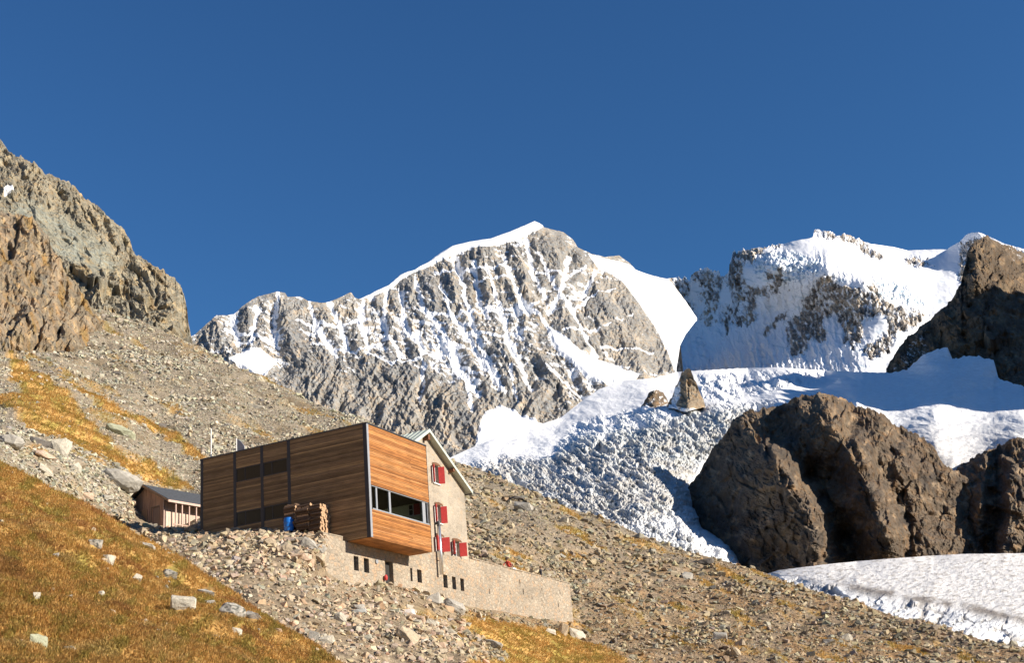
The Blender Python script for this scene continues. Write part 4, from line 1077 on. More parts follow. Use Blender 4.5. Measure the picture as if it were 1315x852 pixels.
# x, y, w, h (survey), tint, tilt-in-view, lichen, label, which slope
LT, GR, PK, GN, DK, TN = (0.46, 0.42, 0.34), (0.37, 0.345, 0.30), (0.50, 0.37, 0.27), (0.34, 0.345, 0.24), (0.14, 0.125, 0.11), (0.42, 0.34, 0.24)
HERO = [
    (229, 793, 29, 19, LT, .15, 0, 'large pale flat-sided boulder lying alone in the middle of the orange grass', 'A'),
    (296, 795, 34, 24, GR, .5, 1, 'largest lichen-speckled grey boulder in the orange grass, a long tail sloping right', 'A'),
    (320, 805, 26, 9, GR, .75, 1, 'long narrow grey slab sloping down from the lichen-speckled boulder in the grass', 'A'),
    (52, 817, 21, 25, GN, -.2, 0, 'greenish upright boulder in the grass near the lower left corner', 'A'),
    (71, 713, 9, 12, GR, 0, 0, 'small upright pointed grey stone in the grass below the rock band', 'A'),
    (118, 704, 17, 11, GR, .1, 1, 'speckled low grey stone in the upper grass slope', 'A'),
    (138, 723, 15, 13, LT, .2, 0, 'pale wedge-shaped stone just below the speckled one in the grass', 'A'),
    (175, 741, 11, 15, LT, .4, 0, 'pale upright stone beside a dark hollow in the grass', 'A'),
    (217, 735, 19, 16, GR, .4, 1, 'grey hump of rock in the grass left of the rubble edge', 'A'),
    (267, 758, 23, 14, GR, .6, 1, 'slanting grey slab in the grass close to the rubble edge', 'A'),
    (129, 763, 9, 10, LT, 0, 0, 'small white rounded stone in the middle of the grass', 'A'),
    (140, 772, 11, 8, GN, .2, 0, 'flat greenish stone touching the small white one in the grass', 'A'),
    (299, 820, 13, 13, LT, .2, 0, 'small pale boulder in the grass under the long narrow slab', 'A'),
    (114, 806, 11, 8, LT, .1, 0, 'half-buried pale stone in the lower grass slope', 'A'),
    (43, 777, 9, 8, LT, 0, 0, 'small pale stone in the grass above the greenish upright boulder', 'A'),
    (262, 801, 13, 10, GN, .3, 0, 'mossy dull-green stone just left of the lichen-speckled boulder', 'A'),
    (268, 777, 13, 7, GR, .2, 0, 'thin flat stone lying in the grass above the mossy stone', 'A'),
    (308, 786, 10, 9, GN, .2, 0, 'mossy stone just behind the lichen-speckled boulder', 'A'),
    (200, 820, 9, 7, LT, 0, 0, 'tiny pale stone low in the grass below the large pale boulder', 'A'),
    (25, 836, 10, 7, PK, 0, 0, 'pinkish half-buried stone at the very bottom left', 'A'),
    (188, 702, 20, 9, GR, .5, 0, 'grey ledge of rock at the grass edge below the shed', 'A'),
    (54, 588, 27, 15, PK, .25, 0, 'pink-orange block on top of the rock band at the left', 'B'),
    (50, 571, 24, 17, DK, .3, 0, 'dark block behind the pink-orange block', 'B'),  # whole block tinted dark
    (75, 579, 24, 26, LT, .5, 0, 'tall pale slab standing beside the dark block on the rock band', 'B'),
    (58, 604, 22, 13, LT, .5, 0, 'pale sloping slab under the pink-orange block', 'B'),
    (146, 622, 54, 32, GR, .35, 0, 'huge pale grey rounded outcrop just left of the shed roof', 'B'),
    (92, 607, 16, 13, LT, -.5, 0, 'white upright splinter of rock in the rock band', 'B'),
    (101, 601, 14, 14, TN, .2, 0, 'reddish-brown block right of the white splinter', 'B'),
    (135, 639, 18, 9, LT, .2, 0, 'flat pale stone under the huge grey outcrop', 'B'),
    (15, 566, 34, 22, GR, .3, 0, 'broad grey boulder at the left edge of the rock band', 'B'),
    (110, 640, 13, 9, PK, .1, 0, 'cream-coloured stone at the lower rim of the rock band', 'B'),
    (522, 823, 30, 26, TN, .5, 0, 'large smooth tan slab leaning at the bottom of the rubble', 'B'),
    (522, 785, 22, 9, (0.56, 0.50, 0.45), 0, 0, 'flat whitish slab among the stones below the wall windows', 'B'),
    (532, 793, 26, 12, PK, .3, 0, 'pinkish slab just under the flat whitish one', 'B'),
    (435, 799, 16, 13, LT, .2, 0, 'palest square block in the middle of the rubble', 'B'),
    (420, 823, 20, 13, LT, 0, 0, 'whitish block at the lower edge of the rubble by the grass', 'B'),
    (404, 815, 14, 15, GR, .2, 0, 'grey-brown block beside the whitish one at the grass edge', 'B'),
    (556, 769, 24, 14, GR, 0, 0, 'rounded grey boulder at the foot of the wall right of the doorway', 'B'),
    (582, 779, 32, 17, GR, .6, 0, 'big grey slanting slab under the three right wall windows', 'B'),
    (556, 797, 18, 12, LT, .4, 0, 'light grey stone at the edge of the grass below the wall', 'B'),
    (460, 785, 15, 10, GR, 0, 0, 'bluish-grey stone under the doorway slope', 'B'),
    (457, 795, 18, 8, (0.40, 0.40, 0.37), .1, 0, 'thin greenish-grey slab lying flat in the rubble', 'B'),
    (631, 827, 26, 12, GR, .3, 0, 'long pale boulder in the olive grass at the bottom', 'B'),
    (707, 811, 13, 13, (0.55, 0.49, 0.40), .5, 0, 'white block under the right end of the stone wall', 'B'),
    (723, 809, 13, 17, TN, .5, 0, 'tall tan stone under the right end of the stone wall', 'B'),
    (742, 812, 22, 15, LT, .3, 0, 'pale boulder right of the corner of the stone wall', 'B'),
    (303, 719, 13, 13, (0.47, 0.40, 0.36), .2, 1, 'pinkish-white block in the middle of the earth bank below the timber wall', 'B'),
    (374, 715, 26, 10, PK, .05, 0, 'long orange-pink block in the bank under the blue barrel', 'B'),
    (344, 698, 16, 13, TN, .2, 0, 'tan boulder in the bank left of the blue barrel', 'B'),
    (372, 703, 20, 16, TN, .2, 0, 'tan square block in the bank right under the blue barrel', 'B'),
    (398, 698, 24, 16, GR, .5, 0, 'big grey block directly under the log pile', 'B'),
    (411, 706, 15, 16, GR, .6, 0, 'grey block wedged against the corner pillar of the stone wall', 'B'),
    (393, 714, 14, 11, PK, .4, 0, 'orange wedge-shaped block at the lower end of the block pile', 'B'),
    (388, 693, 26, 8, LT, -.1, 0, 'flat pale slab on top of the block pile beside the logs', 'B'),
    (408, 717, 17, 13, TN, .3, 0, 'tan block below the grey one at the corner pillar', 'B'),
    (337, 684, 11, 8, TN, .4, 0, 'tan lump standing up against the timber wall under the right windows', 'B'),
    (906, 726, 20, 9, DK, 0, 0, 'dark flat boulder on the skyline of the stony slope below the buttress', 'B'),
    (882, 742, 14, 12, GR, .4, 0, 'grey leaning boulder below the dark one on the stony slope', 'B'),
    (945, 839, 13, 16, TN, .3, 0, 'upright tan boulder at the bottom middle of the stony slope', 'B'),
    (1087, 817, 13, 11, LT, .3, 0, 'pale boulder in the middle of the stony slope on the right', 'B'),
    (924, 822, 16, 11, GR, .2, 0, 'broad grey boulder above the upright tan one', 'B'),
    (1064, 828, 14, 10, GR, .1, 0, 'rounded grey boulder left of the pale one on the right slope', 'B'),
    (333, 525, 16, 7, LT, .1, 0, 'pale boulder alone high on the talus above the timber box', 'B'),
    (155, 552, 42, 14, GN, .42, 0, 'long greenish-grey slab embedded in the talus above the green patch', 'B'),
    (208, 545, 10, 9, DK, .2, 0, 'dark reddish boulder at the upper end of the orange grass strip', 'B'),
    (150, 477, 11, 6, DK, .1, 0, 'dark boulder high on the talus under the cliffs', 'B'),
    (662, 642, 20, 8, DK, .2, 0, 'dark overhanging rock on the slope right of the gable', 'B'),
    (722, 674, 12, 9, LT, .1, 0, 'pale block on the slope near the icefall edge', 'B'),
    (672, 652, 24, 13, GR, .3, 0, 'grey outcrop under the dark overhanging rock', 'B'),
]
HERO_PX = []
for (x, y, w_, h_, col, tl, lich, label, where) in HERO:
    G = (AX_, AY_, AP) if where == 'A' else (HX, HY, HP)
    p = on_grid(*G, x, y + h_ * .3)
    m_ = np.hypot(p[0], p[1]) / F_PX / math.cos(PITCH) * 1.0
    me = boulder_mesh(brng, col, lichen=bool(lich), flat=.8, rounded=w_ > 30)
    az = math.atan2(p[0], p[1])
    # long axis across the view, tipped by tl in the view plane
    boulder(me, p, w_ * m_ * .53, w_ * m_ * .45, h_ * m_ * .66, -az + brng.uniform(-.25, .25), (brng.uniform(-.1, .1), tl * .8, 0), label, sink=.18)
    HERO_PX.append((x, y, w_))

SHARED = [boulder_mesh(brng, c, flat=f) for c, f in zip([GREY[0], GREY[1], GREY[3], WARM[0], WARM[2], WARM[4], BROWN[0], BROWN[2], BROWN[3], BROWN[5], LT, TN], [.8, .6, .9, .7, .6, .8, .7, .9, .6, .8, .7, .6])]
for zone, n, pal, lo, hi, label, group in ((bare * zone_low * sstep(560, 480, HX), 80, (3, 4, 5, 0, 10, 11), 8, 13, 'angular tan or pinkish block lying loose in the rubble below the hut', 'loose blocks in the rubble below the hut'),
                                           (bare * zone_talus, 50, (0, 1, 2, 10, 3), 6, 10, 'pale grey angular block on the talus behind the hut', 'blocks on the talus behind the hut'),
                                           ((1 - .5 * HG) * free * infr * rightz * sstep(6, -2, G3), 95, (6, 7, 8, 9, 1, 11), 8, 14, 'brown-grey boulder on the stony slope right of the hut', 'boulders on the stony slope right of the hut')):
    q, r, c = scatter(HX, HY, HP, n, zone)
    for p, rr, cc in zip(q, r, c):
        s = brng.uniform(lo, hi) * PXH[rr, cc] * .5
        k = pal[brng.integers(0, len(pal))]
        boulder(SHARED[k], p, s, s * brng.uniform(.7, 1), s * brng.uniform(.7, 1.1), brng.uniform(0, 6.3), (brng.uniform(-.4, .4), brng.uniform(-.4, .4), 0), label, group, .2)

# ------------------------------------------------------------------ grass blades


def tufts(name, label, pts, hgt, cols, rng, blades=6, lean=(0.25, -0.1)):
    n = len(pts)
    B = n * blades
    base = np.repeat(pts, blades, 0); h = np.repeat(hgt, blades) * rng.uniform(.55, 1.15, B)
    a = rng.uniform(0, 2 * np.pi, B); out = rng.uniform(.15, .75, B)
    dirv = np.stack([np.cos(a) * out + lean[0], np.sin(a) * out + lean[1], np.ones(B)], 1)
    dirv /= np.linalg.norm(dirv, axis=1)[:, None]
    side = np.stack([-np.sin(a), np.cos(a), np.zeros(B)], 1)
    root = base + np.stack([np.cos(a), np.sin(a), np.zeros(B)], 1) * (h * rng.uniform(0, .25, B))[:, None]
    wd = (h * rng.uniform(.05, .10, B))[:, None]
    mid = root + dirv * (h * .6)[:, None]
    tip = root + dirv * h[:, None]; tip[:, 2] -= h * .18 * out; tip += np.stack([np.cos(a), np.sin(a), np.zeros(B)], 1) * (h * .2)[:, None]
    V = np.stack([root - side * wd, root + side * wd, mid + side * wd * .8, mid - side * wd * .8, tip], 1)
    i = np.arange(B)[:, None] * 5
    F3 = np.concatenate([i + np.array([[0, 1, 2]]), i + np.array([[0, 2, 3]]), i + np.array([[3, 2, 4]])])
    c = np.repeat(cols, blades, 0) * rng.uniform(.8, 1.25, (B, 1))
    C5 = np.repeat(c[:, None], 5, 1)
    o = link(name, raw_mesh(name, V.reshape(-1, 3), F3, False, {'albedo': C5.reshape(-1, 3)}), MAT_GRASS)
    return tag(o, label, 'grass', kind='stuff')


n = NT('dry grass')
tr = n.add('ShaderNodeBsdfTranslucent'); n.l(n.attr('albedo'), tr.inputs[0])
MAT_GRASS = n.fin(n.attr('albedo'), 0.75)
ms = n.add('ShaderNodeMixShader'); ms.inputs[0].default_value = 0.4
n.l(n.b.outputs[0], ms.inputs[1]); n.l(tr.outputs[0], ms.inputs[2]); n.l(ms.outputs[0], n.out.inputs[0])

grng = np.random.default_rng(91)
q, r, c = scatter(AX_, AY_, AP, 70, sstep(-20, 0, AX_) * sstep(520, 470, AX_) * sstep(880, 850, AY_))
for p in q:
    s = brng.uniform(.06, .15)
    boulder(SHARED[brng.integers(0, 12)], p, s * 1.2, s, s * .8, brng.uniform(0, 6.3), (brng.uniform(-.4, .4), brng.uniform(-.4, .4), 0), 'small grey or tan stone half hidden in the orange grass', 'small stones half hidden in the grass', .1)
keep = np.ones(AX_.shape)
for x, y, w_ in HERO_PX[:21]: keep *= np.where(np.hypot(AX_ - x, (AY_ - y) * 1.3) < w_ * .42, 0.0, 1.0)
wg = sstep(-40, -10, AX_) * sstep(560, 500, AX_) * sstep(905, 885, AY_) * (1 + 1.2 * sstep(.0, .3, fbm(AP / 1.1, 3))) * keep
q, r, c = scatter(AX_, AY_, AP, 60000, wg)
gl = AG[r, c] + grng.normal(0, .16, len(q))
cl = grass_col(gl, 0.32)
red = sstep(.12, .38, fbm(q / 2.6 + 30, 4))[:, None]; cl = cl * (1 - red * .55) + np.array((0.32, 0.14, 0.06)) * red * .55
strw = sstep(.1, .45, fbm(q / 1.7 + 60, 4))[:, None]; cl = cl * (1 - strw * .5) + np.array((0.58, 0.41, 0.17)) * strw * .5
tufts('grass', 'dry orange, ochre and olive grass tufts covering the near slope', q, grng.uniform(.10, .22, len(q)), cl, grng, 6)
wg = np.clip(HG - .25, 0, 1) * infr * free
q, r, c = scatter(HX, HY, HP, 34000, wg)
gl = fbm(np.stack([HX[r, c] / 26, HY[r, c] / 14, HX[r, c] * 0 + 107], -1), 4) + grng.normal(0, .15, len(q))
cl = grass_col(gl, 0.6)
tufts('grass', 'olive and orange grass in patches and strips between the stones around the hut', q, grng.uniform(2.0, 4.2, len(q)) * PXH[r, c], cl, grng, 5)
#PART4
# ------------------------------------------------------------------ building helpers


class MB:
    """collects boxes / prisms / tubes with a per-vertex albedo and links them as one mesh"""

    def __init__(self): self.V, self.F, self.C = [], [], []

    def add(self, V, F, c=(0.5, 0.5, 0.5)):
        o = len(self.V)
        self.V += [tuple(v) for v in V]; self.F += [tuple(i + o for i in f) for f in F]; self.C += [tuple(c)] * len(V)
        return self

    def box(self, a, b, c=(0.5, 0.5, 0.5)):
        x0, y0, z0 = a; x1, y1, z1 = b
        return self.add([(x0, y0, z0), (x1, y0, z0), (x1, y1, z0), (x0, y1, z0), (x0, y0, z1), (x1, y0, z1), (x1, y1, z1), (x0, y1, z1)],
                        [(0, 3, 2, 1), (4, 5, 6, 7), (0, 1, 5, 4), (1, 2, 6, 5), (2, 3, 7, 6), (3, 0, 4, 7)], c)

    def prism(self, pts, d, c=(0.5, 0.5, 0.5)):
        """closed polygon pts (3-D) pushed along d"""
        n = len(pts); q = [tuple(np.array(p) + d) for p in pts]
        return self.add(list(pts) + q, [tuple(range(n))[::-1], tuple(range(n, 2 * n))] + [(i, (i + 1) % n, n + (i + 1) % n, n + i) for i in range(n)], c)

    def tube(self, p, q, r, c=(0.5, 0.5, 0.5), n=10, r2=None):
        p, q = np.array(p, float), np.array(q, float); d = q - p; d /= np.linalg.norm(d)
        a = np.cross(d, (0, 0, 1) if abs(d[2]) < .9 else (1, 0, 0)); a /= np.linalg.norm(a); b = np.cross(d, a)
        r2 = r if r2 is None else r2
        ang = [2 * math.pi * k / n for k in range(n)]
        V = [p + r * (a * math.cos(t) + b * math.sin(t)) for t in ang] + [q + r2 * (a * math.cos(t) + b * math.sin(t)) for t in ang]
        return self.add(V, [tuple(range(n))[::-1], tuple(range(n, 2 * n))] + [(i, (i + 1) % n, n + (i + 1) % n, n + i) for i in range(n)], c)

    def build(self, name, mat, parent=None, smooth=False):
        me = bpy.data.meshes.new(name)
        me.from_pydata([tuple(map(float, v)) for v in self.V], [], self.F)
        bm = bmesh.new(); bm.from_mesh(me); bmesh.ops.recalc_face_normals(bm, faces=bm.faces); bm.to_mesh(me); bm.free()
        a = me.attributes.new('albedo', 'FLOAT_COLOR', 'POINT')
        a.data.foreach_set('color', np.c_[np.array(self.C, np.float32), np.ones(len(self.C), np.float32)].ravel())
        if smooth:
            for p in me.polygons: p.use_smooth = len(p.vertices) == 4
        return link(name, me, mat, parent)


def clip_poly(poly, n, d):
    """keep the part of a 2-D polygon with n.p <= d"""
    out = []
    for i, p in enumerate(poly):
        q = poly[(i + 1) % len(poly)]
        a, b = n[0] * p[0] + n[1] * p[1] - d, n[0] * q[0] + n[1] * q[1] - d
        if a <= 0: out.append(p)
        if (a < 0 < b) or (b < 0 < a):
            t = a / (a - b); out.append((p[0] + t * (q[0] - p[0]), p[1] + t * (q[1] - p[1])))
    return out


def wall_mb(v0, v1, z0, z1, holes, u_front, thick, planes=(), step=None, mb=None, jitter=0.0):
    """masonry wall in the plane u = u_front with real openings; front, back, reveals and outer edges"""
    mb = mb or MB()
    vs = {v0, v1}; zs = {z0, z1}
    for (a, b, c, d) in holes: vs |= {a, b}; zs |= {c, d}
    vs = sorted(vs); zs = sorted(zs)

    def inhole(v, z): return any(a < v < b and c < z < d for a, b, c, d in holes)
    for i in range(len(vs) - 1):
        for j in range(len(zs) - 1):
            if inhole((vs[i] + vs[i + 1]) / 2, (zs[j] + zs[j + 1]) / 2): continue
            poly = [(vs[i], zs[j]), (vs[i + 1], zs[j]), (vs[i + 1], zs[j + 1]), (vs[i], zs[j + 1])]
            for n, d in planes:
                poly = clip_poly(poly, n, d)
                if len(poly) < 3: break
            if len(poly) < 3: continue
            k = len(poly)
            mb.add([(u_front, p[0], p[1]) for p in poly], [tuple(range(k))])
            mb.add([(u_front - thick, p[0], p[1]) for p in poly], [tuple(range(k))[::-1]])
    for a, b, c, d in holes:
        q = [(a, c), (b, c), (b, d), (a, d)]
        for e in range(4):
            p, r = q[e], q[(e + 1) % 4]
            mb.add([(u_front, *p), (u_front, *r), (u_front - thick, *r), (u_front - thick, *p)], [(0, 1, 2, 3)])
    out = [(v0, z0), (v1, z0), (v1, z1), (v0, z1)]
    for n, d in planes: out = clip_poly(out, n, d)
    for e in range(len(out)):
        p, r = out[e], out[(e + 1) % len(out)]
        mb.add([(u_front, *p), (u_front, *r), (u_front - thick, *r), (u_front - thick, *p)], [(0, 1, 2, 3)])
    return mb

# ------------------------------------------------------------------ building materials


def wood_mat(name, grain=0.55, along=(0.35, 0.35, 9.0), grey=0.0, rough=0.75):
    n = NT(name)
    v = n.coord(along)
    f = n.noise(v, 2.2, 6, 0.65)
    f2 = n.noise(n.coord((.6, .6, .9)), 0.9, 4, 0.6)
    col = n.mix(1.0, n.attr('albedo'), n.maprange(f, 0.28, 0.72, 1 - grain, 1 + grain * .7), 'MULTIPLY')
    col = n.mix(n.maprange(f2, 0.45, 0.75, 0, .55 + grey), col, n.mix(1.0, col, (0.62, 0.60, 0.62), 'MULTIPLY'))
    return n.fin(col, rough, n.bump(f, 0.01, 0.6))


def masonry_mat(name, size, base, mortar, var=0.5, bump=0.03, plaster=0.0):
    n = NT(name)
    v = n.coord((1, 1, 1.35))
    wv = n.add('ShaderNodeVectorMath', operation='ADD')
    nz = n.add('ShaderNodeVectorMath', operation='SCALE'); nz.inputs['Scale'].default_value = 0.22
    n.l(n.noise(v, 2.0, 3, .6, True), nz.inputs[0]); n.l(v, wv.inputs[0]); n.l(nz.outputs[0], wv.inputs[1])
    cell = n.voronoi(wv.outputs[0], 1 / size, 'F1', 'Color')
    dist = n.voronoi(wv.outputs[0], 1 / size, 'DISTANCE_TO_EDGE', 'Distance')
    sep = n.add('ShaderNodeSeparateColor'); n.l(cell, sep.inputs[0])
    stone = n.ramp(sep.outputs[0], [(0.0, tuple(b * (1 - var * .45) for b in base)), (0.2, (base[0] * .88, base[1] * .90, base[2] * .93)), (0.4, tuple(base)), (0.6, (base[0] * 1.16, base[1] * .98, base[2] * .84)), (0.8, (base[0] * 1.0, base[1] * 1.03, base[2] * 1.05)), (1.0, tuple(b * (1 + var * .35) for b in base))])
    edge = n.maprange(dist, 0.02, 0.13, smooth=True)
    if plaster: edge = n.math('MULTIPLY', edge, n.maprange(n.noise(v, .5, 4), .35, .65, 1 - plaster, 1.0))
    col = n.mix(edge, tuple(mortar), stone)
    g = n.noise(v, 9.0, 5, .65); g2 = n.noise(v, .35, 4, .6)
    col = n.mix(1.0, col, n.maprange(g, .3, .7, .78, 1.18), 'MULTIPLY')
    col = n.mix(1.0, col, n.maprange(g2, .3, .7, .82, 1.12), 'MULTIPLY')
    b = n.bump(edge, bump, .8); b = n.bump(g, .02, .8, b)
    return n.fin(col, 0.92, b)


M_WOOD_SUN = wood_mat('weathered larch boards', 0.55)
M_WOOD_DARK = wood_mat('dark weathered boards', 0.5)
M_WOOD_SHED = wood_mat('shed boards', 0.35, (6, 6, 0.4))
M_STEEL = plain('grey steel trim', (0.27, 0.285, 0.31), 0.5, 0.0, .08)
M_DARKSTEEL = plain('dark steel trim', (0.045, 0.045, 0.052), 0.5, 0.0, .1)
M_GALV = plain('stainless flue', (0.75, 0.76, 0.78), 0.32, 0.9, .05)
M_WHITE = plain('white paint', (0.78, 0.77, 0.74), 0.5, 0, .05)
M_RED = plain('red shutter paint', (0.52, 0.055, 0.05), 0.55, 0, .12)
M_ROOF = None
n_ = NT('standing seam roof'); v_ = n_.coord()
f_ = n_.noise(v_, 1.2, 4)
M_ROOF = n_.fin(n_.mix(n_.maprange(f_, .35, .7), (0.52, 0.56, 0.50), (0.40, 0.45, 0.40)), 0.5)
M_SHEDROOF = plain('dark slate shingles', (0.055, 0.06, 0.07), 0.7, 0, .3, 6)
M_WALL = masonry_mat('rubble stone masonry', 0.36, (0.36, 0.30, 0.23), (0.33, 0.28, 0.215), .7, .035)
M_HOUSE = masonry_mat('house stone rendered', 0.50, (0.37, 0.315, 0.245), (0.38, 0.33, 0.265), .4, .025, .6)
M_DARK = plain('dark interior', (0.03, 0.028, 0.026), 0.8)
M_PLASTER = plain('greenish plaster', (0.74, 0.78, 0.64), 0.9, 0, .06)
M_CEIL = plain('timber ceiling', (0.10, 0.08, 0.06), 0.8)
M_CONC = plain('terrace paving', (0.38, 0.35, 0.31), 0.9, 0, .2)
n_ = NT('window glass'); n_.n.remove(n_.b)
gl_ = n_.add('ShaderNodeBsdfGlossy'); gl_.inputs['Roughness'].default_value = 0.02
tp_ = n_.add('ShaderNodeBsdfTransparent'); tp_.inputs[0].default_value = (.82, .86, .84, 1)
fr_ = n_.add('ShaderNodeLayerWeight'); fr_.inputs[0].default_value = 0.12
mx_ = n_.add('ShaderNodeMixShader'); n_.l(fr_.outputs[0], mx_.inputs[0]); n_.l(tp_.outputs[0], mx_.inputs[1]); n_.l(gl_.outputs[0], mx_.inputs[2]); n_.l(mx_.outputs[0], n_.out.inputs[0])
M_GLASS = n_.m
M_PANE = plain('dark window pane', (0.010, 0.011, 0.013), 0.08, 0, .02, 4, .3)

prng = np.random.default_rng(21)
ZO = 8.5        # hut meshes are drawn with z = 0 at the underside of the timber box


def Z(z): return z + ZO


hut_base = tuple(HUT_O + np.array([0, 0, -ZO]))

# ------------------------------------------------------------------ timber annex
annex = empty('timber_annex', hut_base, HUT_YAW, 'modern flat-roofed timber-clad box, dark on its long side and orange on its sunny end', 'building')
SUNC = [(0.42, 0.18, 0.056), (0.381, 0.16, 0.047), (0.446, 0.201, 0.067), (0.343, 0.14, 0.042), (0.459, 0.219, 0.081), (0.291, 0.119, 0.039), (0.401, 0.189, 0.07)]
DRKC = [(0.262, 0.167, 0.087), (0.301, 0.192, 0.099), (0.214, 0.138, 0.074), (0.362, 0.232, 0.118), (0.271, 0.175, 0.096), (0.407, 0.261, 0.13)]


def boards(mb, axis, a0, a1, z0, z1, face, pal, hgt=0.125, thick=0.03):
    z = z0; last = None
    while z < z1 - 0.01:
        zt = min(z + hgt, z1)
        a = a0
        while a < a1 - .01:                                      # boards butt at random lengths
            b = min(a + prng.uniform(5, 9), a1)
            if a1 - b < 2.5: b = a1
            c = np.array(pal[prng.integers(0, len(pal))]) * prng.uniform(.8, 1.15)
            d = prng.uniform(-.014, .014)
            if axis == 'u': mb.box((a + .002, face - thick + d, Z(z) + .014), (b - .002, face, Z(zt)), c)
            else: mb.box((face, a + .002, Z(z) + .014), (face + thick + d, b - .002, Z(zt)), c)
            a = b
        z = zt
    return mb


# structural shell: long wall, end wall around the big window, back, roof, floors
core = MB()
core.box((-15.38, .0, Z(-8.5)), (-.05, .25, Z(-.02)))
core.box((-.30, .25, Z(-4.62)), (-.03, 8.80, Z(-.02))); core.box((-.30, .25, Z(-8.5)), (-.03, 8.80, Z(-6.32)))
core.box((-.30, .25, Z(-6.32)), (-.03, .36, Z(-4.62))); core.box((-.30, 8.66, Z(-6.32)), (-.03, 8.80, Z(-4.62)))
core.box((-15.38, .25, Z(-8.5)), (-15.1, 8.80, Z(-.02)))
core.build('shell', M_DARK, annex)
MB().box((-15.1, .25, Z(-4.50)), (-.30, 8.80, Z(-4.30))).build('ceiling', M_CEIL, annex)
MB().box((-15.1, .25, Z(-8.44)), (-.30, 8.80, Z(-7.3))).build('floor', plain('pale floor', (.6, .5, .38), .6), annex)
roof = MB().box((-15.46, -.07, Z(0)), (.07, 8.84, Z(.10)), (.05, .05, .055)); roof.build('roof', M_DARKSTEEL, annex)
left = MB()
MUL = [(-15.4, -15.14), (-12.2, -11.94), (-9.62, -9.36), (-7.13, -6.85), (-.30, .0)]
win_z = [(-2.40, -1.31), (-5.86, -4.75)]
wins = []
for (m0, m1), (k0, k1) in zip(MUL[:-1], MUL[1:]):
    a, b = m1, k0
    if (m0, k0) in ((-12.2, -9.62), (-9.62, -7.13)):
        z = -8.5
        for zb, zt in sorted(win_z):
            boards(left, 'u', a, b, z, zb, -.02, DRKC); z = zt
            wins.append((a, b, zb, zt))
        boards(left, 'u', a, b, z, 0, -.02, DRKC)
    else: boards(left, 'u', a, b, -8.5, 0, -.02, DRKC)
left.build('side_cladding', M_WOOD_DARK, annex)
for a, b in MUL: MB().box((a, -.065, Z(-8.5)), (b, -.003 if b < 0 else .0, Z(-.003)), (.05, .05, .06)).build('mullion', M_DARKSTEEL, annex)
for a, b, zb, zt in wins:
    fr = MB()
    for q in ((a, zb, a + .07, zt), (b - .07, zb, b, zt), (a + .07, zb, b - .07, zb + .07), (a + .07, zt - .07, b - .07, zt), ((a + b) / 2 - .35, zb + .07, (a + b) / 2 - .29, zt - .07)):
        fr.box((q[0], -.035, Z(q[1])), (q[2], -.004, Z(q[3])))
    w_ = fr.build('window', M_DARKSTEEL, annex)
    MB().box((a + .07, -.016, Z(zb) + .07), (b - .07, -.005, Z(zt) - .07)).build('pane', M_PANE, w_)
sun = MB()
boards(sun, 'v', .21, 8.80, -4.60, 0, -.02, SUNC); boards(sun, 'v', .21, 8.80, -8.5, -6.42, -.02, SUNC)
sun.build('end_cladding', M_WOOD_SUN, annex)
MB().box((.002, -.062, Z(-8.5)), (.045, .20, Z(-.002))).build('corner_trim', M_STEEL, annex)
MB().box((-.02, 8.80, Z(-8.5)), (.03, 8.84, Z(-.002))).build('corner_trim', M_DARKSTEEL, annex)
sf = MB(); u = -2.0
while u < -.02:
    c = np.array(SUNC[prng.integers(0, 5)]) * .95
    sf.box((u, .02, Z(-8.535)), (min(u + .16, -.01) - .006, 8.80, Z(-8.503)), c); u += .16
sf.build('soffit', M_WOOD_SUN, annex)
fr = MB()
fr.box((-.14, .36, Z(-6.42)), (.03, 8.66, Z(-6.32))); fr.box((-.14, .36, Z(-4.66)), (-.02, 8.66, Z(-4.62)))
for a, b in ((.36, .44), (1.02, 1.22), (2.85, 3.10), (7.85, 8.30), (8.60, 8.66)): fr.box((-.16, a, Z(-6.32)), (-.07, b, Z(-4.66)))
pw = fr.build('panorama_window', M_STEEL, annex)
for a, b in ((.44, 1.02), (1.22, 2.85), (3.10, 7.85), (8.30, 8.60)):
    MB().box((-.122, a, Z(-6.32)), (-.112, b, Z(-4.66))).build('pane', M_GLASS if b < 8.4 else M_PANE, pw)
iw = MB().box((-15.1, 8.60, Z(-7.3)), (-.30, 8.74, Z(-4.50))).build('inner_wall', M_PLASTER, annex)
fr = MB()
for q in ((-1.75, -5.45, -1.68, -4.58), (-1.33, -5.45, -1.27, -4.58), (-1.68, -5.45, -1.33, -5.38), (-1.68, -4.98, -1.33, -4.94)): fr.box((q[0], 8.50, Z(q[1])), (q[2], 8.597, Z(q[3])))
w_ = fr.build('inner_window', M_WHITE, annex)
MB().box((-1.68, 8.55, Z(-5.38)), (-1.33, 8.597, Z(-4.6))).build('pane', M_DARK, w_)
MB().box((-1.24, 8.52, Z(-5.45)), (-.70, 8.59, Z(-4.55))).build('shutter', M_RED, w_)
MB().box((-1.80, 8.42, Z(-5.55)), (-.66, 8.59, Z(-5.47))).build('sill', M_WHITE, w_)

